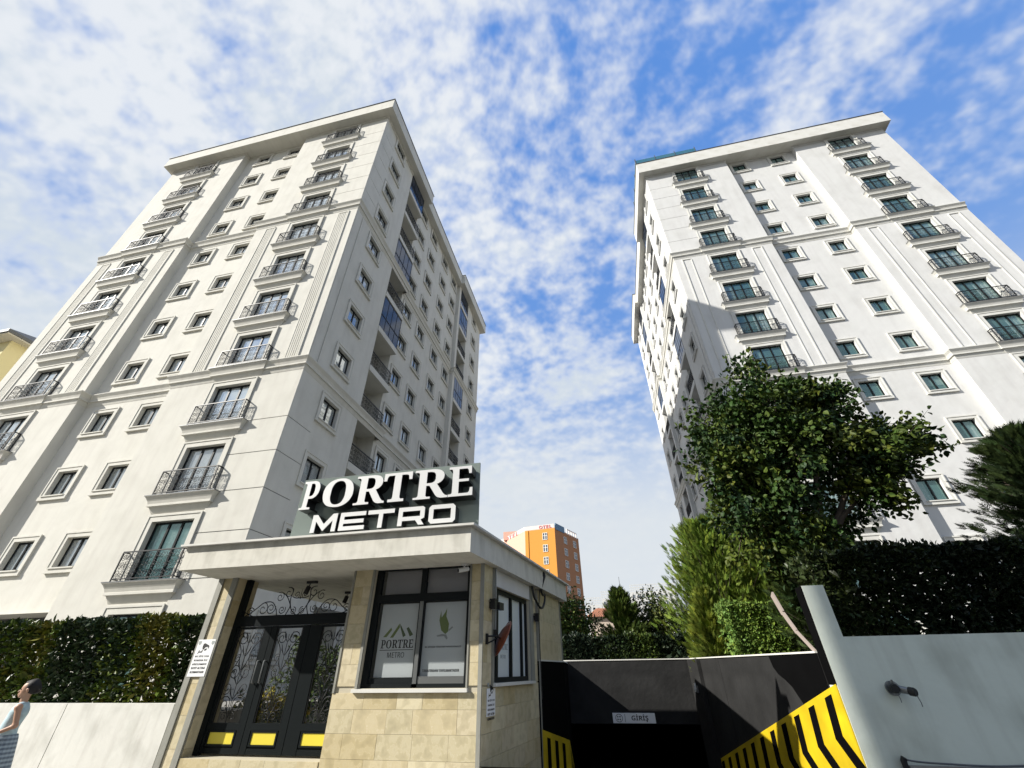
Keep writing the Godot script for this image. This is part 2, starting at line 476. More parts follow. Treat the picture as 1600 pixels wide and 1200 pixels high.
# ---------- a tower; m mirrors it, u runs along the front away from the visible corner, v to the rear ----------
func tower(label, m, at, hb, umax, fu, u_rec, win_us, far_c, wall_m, glass, roof_top, seam_side, vs):
	var b = thing("apartment_building", label, "building", at)
	var P = func(u, h, v): return Vector3(m * u, h, -v)
	var U = Vector3(m, 0, 0); var NF = Vector3(0, 0, 1); var NS = Vector3(-m, 0, 0); var V = Vector3(0, 0, -1)
	var top = 32.07; var fh = 2.99
	var rec = 0.46
	var sw = 1.53
	var depth = 24.9 * vs
	var lv0 = 4.58 * vs; var lv1 = 7.0 * vs; var mv1 = 17.3 * vs; var l2a = 17.8 * vs; var l2b = 20.1 * vs
	var k0 = -1 if hb > -6.0 else -2
	# openings
	var ops_near = []; var ops_far = []; var ops_rec = []
	for k in range(k0, 11):
		var h = fh * k
		ops_near.append([fu - 0.925, fu + 0.925, h, h + 2.03])
		if h > hb + 2.5 or k >= 0: ops_far.append([far_c - 0.925, far_c + 0.925, h, h + 2.03])
		for wu in win_us:
			if h + 0.78 > hb: ops_rec.append([wu - 0.54, wu + 0.54, h + 0.78, h + 1.88])
	var rec_bottom = hb
	var far_bottom = hb
	if m < 0:
		rec_bottom = -0.8; far_bottom = -0.8
		ops_rec = ops_rec.filter(func(o): return o[2] > rec_bottom)
		ops_far = ops_far.filter(func(o): return o[2] > rec_bottom)
	var st = S()
	facade(st, P.call(0, 0, 0), U, NF, 0.0, u_rec[0], hb, top, ops_near)
	obj("front_wall", st, wall_m, b)
	st = S()
	facade(st, P.call(0, 0, rec), U, NF, u_rec[0], u_rec[1], rec_bottom, top, ops_rec)
	for e in [[0, 1.0], [1, -1.0]]:
		quad(st, P.call(u_rec[e[0]], hb, 0), P.call(u_rec[e[0]], hb, rec), P.call(u_rec[e[0]], top, rec), P.call(u_rec[e[0]], top, 0), U * e[1])
	if m < 0:
		quad(st, P.call(u_rec[0], rec_bottom, 0), P.call(umax, rec_bottom, 0), P.call(umax, rec_bottom, 3.0), P.call(u_rec[0], rec_bottom, 3.0), Vector3.DOWN)
		quad(st, P.call(u_rec[0], hb, 3.0), P.call(umax, hb, 3.0), P.call(umax, rec_bottom, 3.0), P.call(u_rec[0], rec_bottom, 3.0), NF)
		quad(st, P.call(u_rec[0], hb, 0), P.call(u_rec[0], hb, 3.0), P.call(u_rec[0], rec_bottom, 3.0), P.call(u_rec[0], rec_bottom, 0), U)
	obj("recessed_wall", st, wall_m, b)
	st = S()
	facade(st, P.call(0, 0, 0), U, NF, u_rec[1], umax, far_bottom, top, ops_far)
	quad(st, P.call(umax, hb, 0), P.call(umax, hb, depth), P.call(umax, top, depth), P.call(umax, top, 0), U)
	quad(st, P.call(0, hb, depth), P.call(umax, hb, depth), P.call(umax, top, depth), P.call(0, top, depth), -NF)
	obj("front_wall", st, wall_m, b)
	# the side towards the gap
	var side_w = [2.3 * vs]; var mid_w = [8.1 * vs, 10.55 * vs, 13.5 * vs, 16.2 * vs]; var rear_w = [22.5 * vs]
	var fo = func(cs):
		var r = []
		for k in range(k0, 11):
			for c in cs:
				if fh * k + 0.85 > hb: r.append([c - 0.61, c + 0.61, fh * k + 0.85, fh * k + 1.99])
		return r
	st = S()
	facade(st, P.call(0, 0, 0), V, NS, 0.0, lv0, hb, top, fo.call(side_w))
	quad(st, P.call(0, hb, lv0), P.call(1.4, hb, lv0), P.call(1.4, top, lv0), P.call(0, top, lv0), V)
	quad(st, P.call(1.4, hb, lv0), P.call(1.4, hb, lv1), P.call(1.4, top, lv1), P.call(1.4, top, lv0), NS)
	quad(st, P.call(0.35, hb, lv1), P.call(1.4, hb, lv1), P.call(1.4, top, lv1), P.call(0.35, top, lv1), NF)
	obj("side_wall", st, wall_m, b)
	st = S()
	facade(st, P.call(0.35, 0, 0), V, NS, lv1, mv1, hb, top, fo.call(mid_w))
	obj("side_wall", st, wall_m, b)
	st = S()
	facade(st, P.call(0, 0, 0), V, NS, mv1, l2a, hb, top, [])
	facade(st, P.call(0, 0, 0), V, NS, l2b, depth, hb, top, fo.call(rear_w))
	quad(st, P.call(0, hb, mv1), P.call(0.35, hb, mv1), P.call(0.35, top, mv1), P.call(0, top, mv1), NF)
	quad(st, P.call(0, hb, l2a), P.call(1.4, hb, l2a), P.call(1.4, top, l2a), P.call(0, top, l2a), V)
	quad(st, P.call(0, hb, l2b), P.call(1.4, hb, l2b), P.call(1.4, top, l2b), P.call(0, top, l2b), NF)
	quad(st, P.call(1.4, hb, l2a), P.call(1.4, hb, l2b), P.call(1.4, top, l2b), P.call(1.4, top, l2a), NS)
	obj("side_wall", st, wall_m, b)
	# dark rooms behind the glass, one floor plate per storey
	st = S()
	var cx0 = 1.9; var cx1 = umax - 0.5
	quad(st, P.call(1.45, hb, 1.1), P.call(cx1, hb, 1.1), P.call(cx1, top, 1.1), P.call(1.45, top, 1.1), NF)
	quad(st, P.call(cx0, hb, 1.1), P.call(cx0, hb, depth - 0.5), P.call(cx0, top, depth - 0.5), P.call(cx0, top, 1.1), NS)
	for k in range(k0, 11):
		for y in [fh * k - 0.2, fh * k - 0.02]:
			quad(st, P.call(0.27, y, 0.75), P.call(umax - 0.27, y, 0.75), P.call(umax - 0.27, y, 1.1), P.call(0.27, y, 1.1), Vector3.UP)
			quad(st, P.call(0.4, y, 1.1), P.call(cx0, y, 1.1), P.call(cx0, y, lv0 - 0.1), P.call(0.4, y, lv0 - 0.1), Vector3.UP)
			quad(st, P.call(0.7, y, lv1 + 0.1), P.call(cx0, y, lv1 + 0.1), P.call(cx0, y, mv1), P.call(0.7, y, mv1), Vector3.UP)
	obj("room", st, M.interior, b)
	# ledges, roof
	var prof = [Vector2(0, -0.02), Vector2(0.24, -0.02), Vector2(0.24, -0.06), Vector2(0.15, -0.20), Vector2(0.115, -0.31), Vector2(0.13, -0.32), Vector2(0.13, -0.395), Vector2(0.07, -0.41), Vector2(0.01, -0.62), Vector2(0, -0.62)]
	for k in [3, 7]:
		st = S()
		var path = [Vector2(m * umax, 0), Vector2(m * u_rec[1], 0), Vector2(m * u_rec[1], -rec), Vector2(m * u_rec[0], -rec), Vector2(m * u_rec[0], 0), Vector2(0, 0), Vector2(0, -lv1 - 0.02), Vector2(m * 0.35, -lv1 - 0.02), Vector2(m * 0.35, -mv1), Vector2(0, -mv1), Vector2(0, -depth)]
		if m > 0: path.reverse()
		var pr = []
		for p in prof: pr.append(p + Vector2(0, fh * k))
		moulding(st, path, pr, -1.0 if m > 0 else -1.0)
		obj("cornice", st, M.trim if m > 0 else wall_m, b)
	st = S()
	var ov = 0.6
	var outline = [Vector2(umax + 0.45, -ov), Vector2(-ov, -ov), Vector2(-ov, lv1 + 0.45), Vector2(-0.25, lv1 + 0.45), Vector2(-0.25, mv1 - 0.35), Vector2(-ov, mv1 - 0.35), Vector2(-ov, depth + 0.45), Vector2(umax + 0.45, depth + 0.45)]
	var poly = []
	for p in outline: poly.append(Vector2(m * p.x, -p.y))
	slab(st, poly, top, roof_top)
	var rf = obj("roof", st, M.trim if m > 0 else wall_m, b)
	var grown = Geometry2D.offset_polygon(PackedVector2Array(poly), 0.05, Geometry2D.JOIN_MITER)
	st = S()
	slab(st, grown[0], roof_top, roof_top + 0.05)
	obj("coping", st, M.coping, rf)
	st = S()   # small bed mould under the soffit
	var path2 = [Vector2(m * umax, 0), Vector2(m * u_rec[1], 0), Vector2(m * u_rec[1], -rec), Vector2(m * u_rec[0], -rec), Vector2(m * u_rec[0], 0), Vector2(0, 0), Vector2(0, -lv0)]
	if m > 0: path2.reverse()
	moulding(st, path2, [Vector2(0, top), Vector2(0.07, top), Vector2(0.05, top - 0.16), Vector2(0, top - 0.16)], -1.0)
	obj("bed_mould", st, wall_m, b)
	# french windows with their small balconies
	var bal = S()
	var bp = [Vector2(0.0, 0.0), Vector2(0.31, 0.0), Vector2(0.31, -0.04), Vector2(0.28, -0.06), Vector2(0.20, -0.20), Vector2(0.165, -0.31), Vector2(0.18, -0.32), Vector2(0.18, -0.395), Vector2(0.11, -0.41), Vector2(0.075, -0.48), Vector2(0.01, -0.63), Vector2(0.0, -0.63)]
	if not shared.has("balcony"):
		moulding(bal, [Vector2(sw - 0.31, 0), Vector2(-sw + 0.31, 0)], [Vector2(0, 0), Vector2(0.001, -0.001)], -1.0, false)
		bal = S()
		for k in bp.size() - 1:
			var p = bp[k]; var q = bp[k + 1]
			var xp = sw - (0.31 - p.x); var xq = sw - (0.31 - q.x)
			var dd = Vector2(-(q.y - p.y), q.x - p.x)
			autoquad(bal, Vector3(-xp, p.y, p.x), Vector3(xp, p.y, p.x), Vector3(xq, q.y, q.x), Vector3(-xq, q.y, q.x), Vector3(0, dd.y, dd.x))
			for s in [-1.0, 1.0]:
				autoquad(bal, Vector3(s * xp, p.y, p.x), Vector3(s * xp, p.y, 0), Vector3(s * xq, q.y, 0), Vector3(s * xq, q.y, q.x), Vector3(s * dd.x, dd.y, 0))
		shared["balcony"] = bal.commit()
		var cp = S()
		bx(cp, -sw - 0.008, sw + 0.008, -0.024, 0.004, 0.0, 0.318)
		shared["balcony_edge"] = cp.commit()
	var rail = railing_mesh(2.5, 0.26, 0.95, "juliet")
	for k in range(k0, 11):
		for c in [fu, far_c]:
			var h = fh * k
			if c == far_c and h < far_bottom: continue
			if h + 1.0 < hb: continue
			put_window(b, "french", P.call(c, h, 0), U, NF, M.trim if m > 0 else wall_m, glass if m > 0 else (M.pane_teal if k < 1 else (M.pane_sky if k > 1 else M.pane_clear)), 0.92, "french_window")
			if k >= 0:
				var bal_n = inst("balcony", shared["balcony"], M.trim if m > 0 else wall_m, b, Transform3D(Basis.IDENTITY, P.call(c, h - 0.004, 0) + Vector3(0, 0, 0.002)))
				inst("slab_edge", shared["balcony_edge"], M.coping, bal_n)
				inst("railing", rail, M.iron, bal_n)
	for o in ops_rec:
		put_window(b, "small", P.call((o[0] + o[1]) / 2, o[2], rec), U, NF, M.trim if m > 0 else wall_m, glass, 0.75, "window")
	for set_ in [[side_w, 0.0], [mid_w, 0.35], [rear_w, 0.0]]:
		for o in fo.call(set_[0]):
			put_window(b, "side", P.call(set_[1], o[2], (o[0] + o[1]) / 2), V, NS, wall_m, M.pane_clear, 0.6, "window")
	# loggias on the side
	var lw = lv1 - lv0
	var lrail = railing_scroll_side(lw - 0.06, 0.98)
	var sl = S(); bx(sl, -lw / 2 - 0.02, lw / 2 + 0.03, -0.38, 0.0, -1.36, 0.06)
	var sl_m = sl.commit()
	var gl = S()
	for i in 4:
		var a = -lw / 2 + lw * i / 4.0
		for seg in [[0.03, 1.0], [1.06, 2.58]]:
			bx(gl, a + 0.02, a + lw / 4 - 0.02, seg[0], seg[1], -0.02, 0.0)
	var gl_m = gl.commit()
	var gf = S()
	for i in 5:
		var a = -lw / 2 + lw * i / 4.0
		bx(gf, a - 0.02, a + 0.02, 0.0, 2.6, -0.03, 0.012)
	bx(gf, -lw / 2 + 0.02, lw / 2 - 0.02, 1.0, 1.06, -0.035, 0.02)
	var gf_m = gf.commit()
	for L in [[(lv0 + lv1) / 2, [10, 7, 5], 0.0], [(l2a + l2b) / 2 + 0.05, [10, 9, 6, 1], 0.0]]:
		for k in range(k0 + 1, 11):
			var xf = Transform3D(Basis(Vector3.UP.cross(NS), Vector3.UP, NS), P.call(0, fh * k, L[0]))
			var lo = inst("loggia", sl_m, wall_m, b, xf)
			if L[1].has(k):
				inst("glazing", gl_m, M.blue_glass, lo)
				inst("glazing_frame", gf_m, M.frame, lo)
			else:
				inst("railing", lrail, M.iron, lo)
			put_window(b, "door", P.call(1.395, fh * k, L[0]) , V, NS, wall_m, M.pane_clear, 0.3, "balcony_door")
	# fluted pilasters between the two cornices
	for c in [0.88, u_rec[0] - 1.15, u_rec[1] + 1.0, umax - 1.0]:
		st = S()
		var y0 = fh * 3 + 0.12; var y1 = fh * 7 - 0.74
		for i in (5 if m < 0 else 0):
			bx(st, m * (c - 0.22 + 0.11 * i - 0.036), m * (c - 0.22 + 0.11 * i + 0.036), y0 - fh * 0, y1 - 0.12, 0.002, 0.028)
		var inner = 1.0 if c < u_rec[0] / 2 or (c > u_rec[1] and c < (u_rec[1] + umax) / 2) else -1.0
		bx(st, m * (c - inner * 0.34 - 0.04), m * (c - inner * 0.34 + 0.04), y0, y1, 0.002, 0.05)
		bx(st, m * (c + inner * 0.31 - 0.03), m * (c + inner * 0.31 + 0.03), y0, y1 - 0.12, 0.002, 0.04)
		bx(st, m * (c - 0.28), m * (c + 0.28), y1 - 0.1, y1, 0.002, 0.045)
		obj("pilaster", st, M.trim if m > 0 else wall_m, b)
	st = S()   # corner strip on the side face
	bx(st, -m * 0.002, -m * 0.03, fh * 3 + 0.12, fh * 7 - 0.7, -0.05, -0.5)
	bx(st, -m * 0.002, -m * 0.05, fh * 3 + 0.12, fh * 7 - 0.7, -0.62, -0.7)
	obj("pilaster", st, wall_m, b)
	# cladding panels with open joints at the corner, above and below the pilasters
	var pm = slab_tile(fu - 1.148, fh / 2 - 0.026, 0.022, 0.004)
	var pms = slab_tile(seam_side, fh / 2 - 0.026, 0.022, 0.004)
	var h = hb + fmod(absf(hb), fh / 2)
	var pmx = (fu - 1.192) / 2
	var jb = S()
	while h < top - 0.6:
		var hc = h + fh / 4
		var skip = (hc > fh * 3 - 0.75 and hc < fh * 7 + 0.7)
		if h + fh / 2 > top: skip = true
		if not skip:
			bx(jb, m * 0.0, m * (fu - 1.18), hc - fh / 4, hc + fh / 4, 0.0005, 0.003)
			bx(jb, -m * 0.0005, -m * 0.003, hc - fh / 4, hc + fh / 4, 0.0, -seam_side + 0.02)
			inst("panel", pm, wall_m, b, Transform3D(Basis.IDENTITY, P.call(pmx, hc, 0) + Vector3(0, 0, 0.0045)))
			inst("panel", pms, wall_m, b, Transform3D(Basis(Vector3.UP.cross(NS), Vector3.UP, NS), P.call(-0.0045, hc, seam_side / 2)))
		h += fh / 2
	obj("joint_backing", jb, M.coping, b)
	return b

# ---------- vegetation ----------
func leaf_mesh(l, w):
	var st = S()
	var pts = [Vector3(0, 0, 0), Vector3(-w * 0.42, l * 0.3, 0.10 * w), Vector3(-w * 0.36, l * 0.62, 0.09 * w), Vector3(0, l, -0.06 * w), Vector3(w * 0.36, l * 0.62, 0.09 * w), Vector3(w * 0.42, l * 0.3, 0.10 * w), Vector3(0, l * 0.45, -0.05 * w)]
	for k in 6:
		var a = pts[k]; var b = pts[(k + 1) % 6]; var c = pts[6]
		var n = (b - a).cross(c - a).normalized()
		if n.z < 0: n = -n
		tri(st, a, b, c, n)
	return st.commit()
func spray_mesh(l, w):   # flat feathery spray of a cypress
	var st = S()
	var lobes = 7
	for i in lobes:
		var t = float(i) / lobes
		var y = l * t * 0.85
		var ll = l * (0.42 - 0.24 * t)
		for s in [-1.0, 1.0]:
			var d = Vector3(s * 0.62, 0.78, 0.12 * (1 if i % 2 == 0 else -1)).normalized()
			var side = Vector3(0.78, -s * 0.62, 0) * w * (1.1 - 0.6 * t)
			var b0 = Vector3(0, y, 0)
			tri(st, b0 - side * 0.4, b0 + side * 0.6 + d * ll * 0.35, b0 + d * ll, Vector3(0, 0, 1))
	tri(st, Vector3(-w * 0.5, l * 0.5, 0), Vector3(w * 0.5, l * 0.5, 0), Vector3(0, l * 1.1, 0), Vector3(0, 0, 1))
	tri(st, Vector3(-w * 0.4, 0, 0), Vector3(w * 0.4, 0, 0), Vector3(0, l * 0.9, 0.01), Vector3(0, 0, 1))
	return st.commit()
func rdir():
	var z = rng.randf_range(-1, 1); var a = rng.randf() * TAU
	var r = sqrt(1 - z * z)
	return Vector3(r * cos(a), z, r * sin(a))
func orient(dir, roll, sc):   # +y along dir
	var d = dir.normalized()
	var x = d.cross(Vector3.UP if absf(d.y) < 0.95 else Vector3.RIGHT).normalized()
	var b = Basis(x, d, x.cross(d))
	return (b * Basis(Vector3.UP, roll)).scaled_local(Vector3.ONE * sc)
func tint(base, spread):
	var k = rng.randf_range(1.0 - spread, 1.0 + spread)
	var y = rng.randf_range(-0.15, 0.15)
	return Color(base.r * k * (1 + y), base.g * k, base.b * k * (1 - y))
func crown_broad(parent, C, R, n_cl, n_lf, mesh, mat_, cols, cl_r, trunk_base, rmax := 0.17, lobes := []):
	# limbs reach out to leaf clusters spread through the crown
	var xfs = []; var cc = []
	var st = S()
	if lobes.is_empty(): lobes = [[C, R, 1.0]]
	var total = 0.0
	for l in lobes: total += l[2]
	var fork = Vector3(trunk_base.x + (C.x - trunk_base.x) * 0.3, C.y - R.y * 0.72, trunk_base.z + (C.z - trunk_base.z) * 0.3)
	tube(st, [trunk_base, trunk_base.lerp(fork, 0.5) + Vector3(0.05, 0, 0.03), fork], [rmax, rmax * 0.85, rmax * 0.7], 9)
	for l in lobes:
		var nn = int(n_cl * l[2] / total)
		var lc = l[0]; var lr = l[1]
		tube(st, [fork, fork.lerp(lc, 0.5) + Vector3(0, 0.2, 0), lc], [rmax * 0.6, rmax * 0.4, rmax * 0.2], 6, false)
		for i in nn:
			var d = rdir()
			var q = pow(rng.randf(), 0.42)
			var bump = 0.86 + 0.26 * sin(d.x * 5.0 + lc.x) * sin(d.y * 4.0 + d.z * 3.0)
			var p = lc + Vector3(d.x * lr.x, d.y * lr.y, d.z * lr.z) * q * bump
			if i % 4 == 0:
				tube(st, [lc, lc.lerp(p, 0.5) + Vector3(0, 0.12, 0) + rdir() * 0.1, p], [rmax * 0.16, rmax * 0.1, 0.008], 4, false)
			var base = cols[rng.randi() % cols.size()]
			var outd = (p - lc).normalized()
			for j in n_lf:
				var off = rdir() * cl_r * pow(rng.randf(), 0.5)
				var dir = (rdir() + outd * 0.7 + Vector3(0, -0.25, 0)).normalized()
				xfs.append(Transform3D(orient(dir, rng.randf() * TAU, rng.randf_range(0.65, 1.2)), p + off))
				cc.append(tint(base, 0.3))
			if q > 0.86 and i % 3 == 0:      # a twig that sticks out past the crown
				var td = (outd + Vector3(0, 0.35, 0) + rdir() * 0.3).normalized()
				var tl = cl_r * rng.randf_range(1.2, 2.4)
				tube(st, [p, p + td * tl], [0.008, 0.003], 4, false)
				for j in 14:
					var tt = p + td * tl * (0.25 + 0.75 * j / 13.0)
					xfs.append(Transform3D(orient(td * 0.5 + rdir(), rng.randf() * TAU, rng.randf_range(0.7, 1.15)), tt + rdir() * 0.03))
					cc.append(tint(base, 0.3))
	obj("trunk", st, M.bark, parent)
	many("foliage", mesh, mat_, xfs, cc, parent)
func crown_conifer(parent, base, height, r, n, mesh, cols, lean := Vector3.ZERO, skirt := 0.12, up := 0.55, taper := 0.7):
	var st = S()
	tube(st, [base, base + Vector3(0, height * 0.5, 0) + lean * 0.4, base + Vector3(0, height * 0.93, 0) + lean], [r * 0.09, r * 0.06, 0.015], 7)
	obj("trunk", st, M.bark, parent)
	var xfs = []; var cc = []
	var per = 26
	st = S()
	for i in n / per:
		var t = pow(rng.randf(), 0.9)
		var y = lerpf(skirt, 0.97, t) * height
		var prof = pow(1.0 - t, taper) * (0.6 + 0.4 * minf(1.0, t * 5.0)) + 0.05
		var a = rng.randf() * TAU
		var L = r * prof * rng.randf_range(0.62, 1.22)
		var p0 = base + Vector3(0, y - L * up * 0.7, 0) + lean * t
		var d = Vector3(cos(a), up + 0.7 * t + rng.randf_range(-0.2, 0.25), sin(a)).normalized()
		var side = d.cross(Vector3.UP).normalized()
		var droop = rng.randf_range(-0.12, 0.05)
		if i % 3 == 0: tube(st, [p0, p0 + d * L * 0.6, p0 + d * L * 0.95], [0.02, 0.012, 0.004], 4, false)
		var tone = rng.randf()
		for k in per:
			var q = pow(rng.randf(), 0.7)
			var spread = (1.0 - q) * 0.24 * L + 0.05
			var p = p0 + d * L * q + side * rng.randf_range(-1, 1) * spread + Vector3(0, rng.randf_range(-1, 1) * spread * 0.6 + droop * L * q * q, 0)
			var dir = d + side * rng.randf_range(-0.55, 0.55) + Vector3(0, rng.randf_range(-0.25, 0.45), 0)
			xfs.append(Transform3D(orient(dir, rng.randf() * TAU, rng.randf_range(0.55, 1.15) * (1.15 - 0.35 * q)), p))
			cc.append(tint(cols[0].lerp(cols[1], clampf(q * 0.75 + tone * 0.4 - 0.15, 0, 1)), 0.22))
	obj("limbs", st, M.bark, parent)
	many("foliage", mesh, M.needle, xfs, cc, parent)
func hedge(called, label, x0, x1, y0, y1, z0, z1, n, mesh, mat_, cols, bump := 0.1, group := ""):
	var t = thing(called, label, "hedge", Vector3.ZERO, 0, group)
	var st = S()
	var k = int((x1 - x0) / 0.45)
	for i in k:
		var x = x0 + (x1 - x0) * (i + 0.5) / k
		var pts = [Vector3(x, y0, (z0 + z1) / 2)]
		pts.append(Vector3(x + rng.randf_range(-0.1, 0.1), lerpf(y0, y1, 0.5), (z0 + z1) / 2 + rng.randf_range(-0.1, 0.1)))
		pts.append(Vector3(x + rng.randf_range(-0.2, 0.2), y1 - 0.12, (z0 + z1) / 2))
		tube(st, pts, [0.03, 0.022, 0.008], 5)
	obj("stem", st, M.bark, t)
	var xfs = []; var cc = []
	for i in n:
		var p = Vector3(rng.randf_range(x0, x1), lerpf(y0, y1, rng.randf()), lerpf(z0, z1, rng.randf()))
		var f = rng.randf()
		var wob = bump * (sin(p.x * 3.1) * 0.6 + sin(p.x * 7.7 + p.y * 3.0) * 0.4)
		var nn = rdir()
		if f < 0.55: p.z = z1 + wob * 0.8 - pow(rng.randf(), 2.0) * 0.25; nn += Vector3(0, 0.2, 1.0)
		elif f < 0.8: p.y = y1 + wob - pow(rng.randf(), 2.0) * 0.2; nn += Vector3(0, 1.0, 0)
		var dir = nn + rdir() * 0.6
		var big = 1.7 if f >= 0.8 else 1.0
		xfs.append(Transform3D(orient(dir, rng.randf() * TAU, rng.randf_range(0.6, 1.25) * big), p))
		var pick = sin(p.x * 1.9 + 0.7) + 0.6 * sin(p.x * 4.3 + p.y * 2.0) + rng.randf_range(-0.6, 0.6)
		cc.append(tint(cols[0] if pick < 0.1 else (cols[1] if pick < 0.9 else cols[2]), 0.3))
	many("foliage", mesh, mat_, xfs, cc, t)
	return t

# ---------- lettering ----------
func text_mesh(txt, font_name, bold, depth, size := 64):
	var f := SystemFont.new()
	f.font_names = PackedStringArray([font_name])
	f.font_weight = 700 if bold else 400
	var t := TextMesh.new()
	t.text = txt; t.font = f; t.font_size = size; t.pixel_size = 0.01
	t.depth = depth
	t.curve_step = 2.0
	return t
# text fitted into width w and height h (its own ink box), centred on c, in the plane of basis b
func put_text(parent, called, txt, font_name, bold, c, b, w, h, mat_, depth := 0.002):
	var t = text_mesh(txt, font_name, bold, 0.2)
	var bb = t.get_aabb()
	var sx = w / bb.size.x; var sy = h / bb.size.y
	var q = bb.position + bb.size / 2
	var bs = Basis(b.x * sx, b.y * sy, b.z * (depth / 0.2))
	return inst(called, t, mat_, parent, Transform3D(bs, c - bs * Vector3(q.x, q.y, 0) + b.z * depth * 0.5))
func notice(label, at, b, w, h):
	var t = thing("security_notice", label, "sign")
	t.transform = Transform3D(b, at)
	inst("plate", slab_tile(w, h, 0.006, 0.002), M.plate, t)
	var I = Basis.IDENTITY
	var st = S()
	var z0 = 0.0065; var z1 = 0.008
	var k = w / 0.37
	prism(st, [Vector2(-0.055, 0.165), Vector2(-0.05, 0.215), Vector2(-0.02, 0.225), Vector2(0.075, 0.19), Vector2(0.088, 0.17), Vector2(0.075, 0.135), Vector2(0.06, 0.168), Vector2(0.01, 0.16), Vector2(-0.02, 0.125), Vector2(-0.04, 0.13)].map(func(v): return v * k), z0, z1)
	prism(st, [Vector2(0.0, 0.13), Vector2(0.045, 0.145), Vector2(0.05, 0.118), Vector2(0.008, 0.105)].map(func(v): return v * k), z0, z1)
	prism(st, [Vector2(-0.12, 0.06), Vector2(-0.105, 0.12), Vector2(-0.095, 0.12), Vector2(-0.1, 0.098), Vector2(-0.05, 0.098), Vector2(-0.038, 0.122), Vector2(-0.024, 0.118), Vector2(-0.034, 0.08), Vector2(-0.104, 0.08), Vector2(-0.108, 0.06)].map(func(v): return v * k), z0, z1)
	obj("camera_symbol", st, M.print_black, t)
	st = S()
	for s in [-1.0, 1.0]:
		prism(st, [Vector2(s * 0.14 - 0.03, 0.26), Vector2(s * 0.14 + 0.03, 0.26), Vector2(s * 0.14 + 0.028, 0.22), Vector2(s * 0.14, 0.195), Vector2(s * 0.14 - 0.028, 0.22)].map(func(v): return v * k), z0, z1)
	obj("badge", st, M.print_grey, t)
	var lines = ["BU SİTE 7/24", "KAMERA İLE", "GÖZETLENMEKTE", "KAYIT ALTINA", "ALINMAKTADIR"]
	for i in 5:
		put_text(t, "lettering", lines[i], "Droid Sans", true, Vector3(0, (0.035 - 0.06 * i) * k - 0.01, 0.0065), I, (0.22 + 0.012 * lines[i].length() * 0.5) * k, 0.032 * k, M.print_black, 0.0015)
	return t

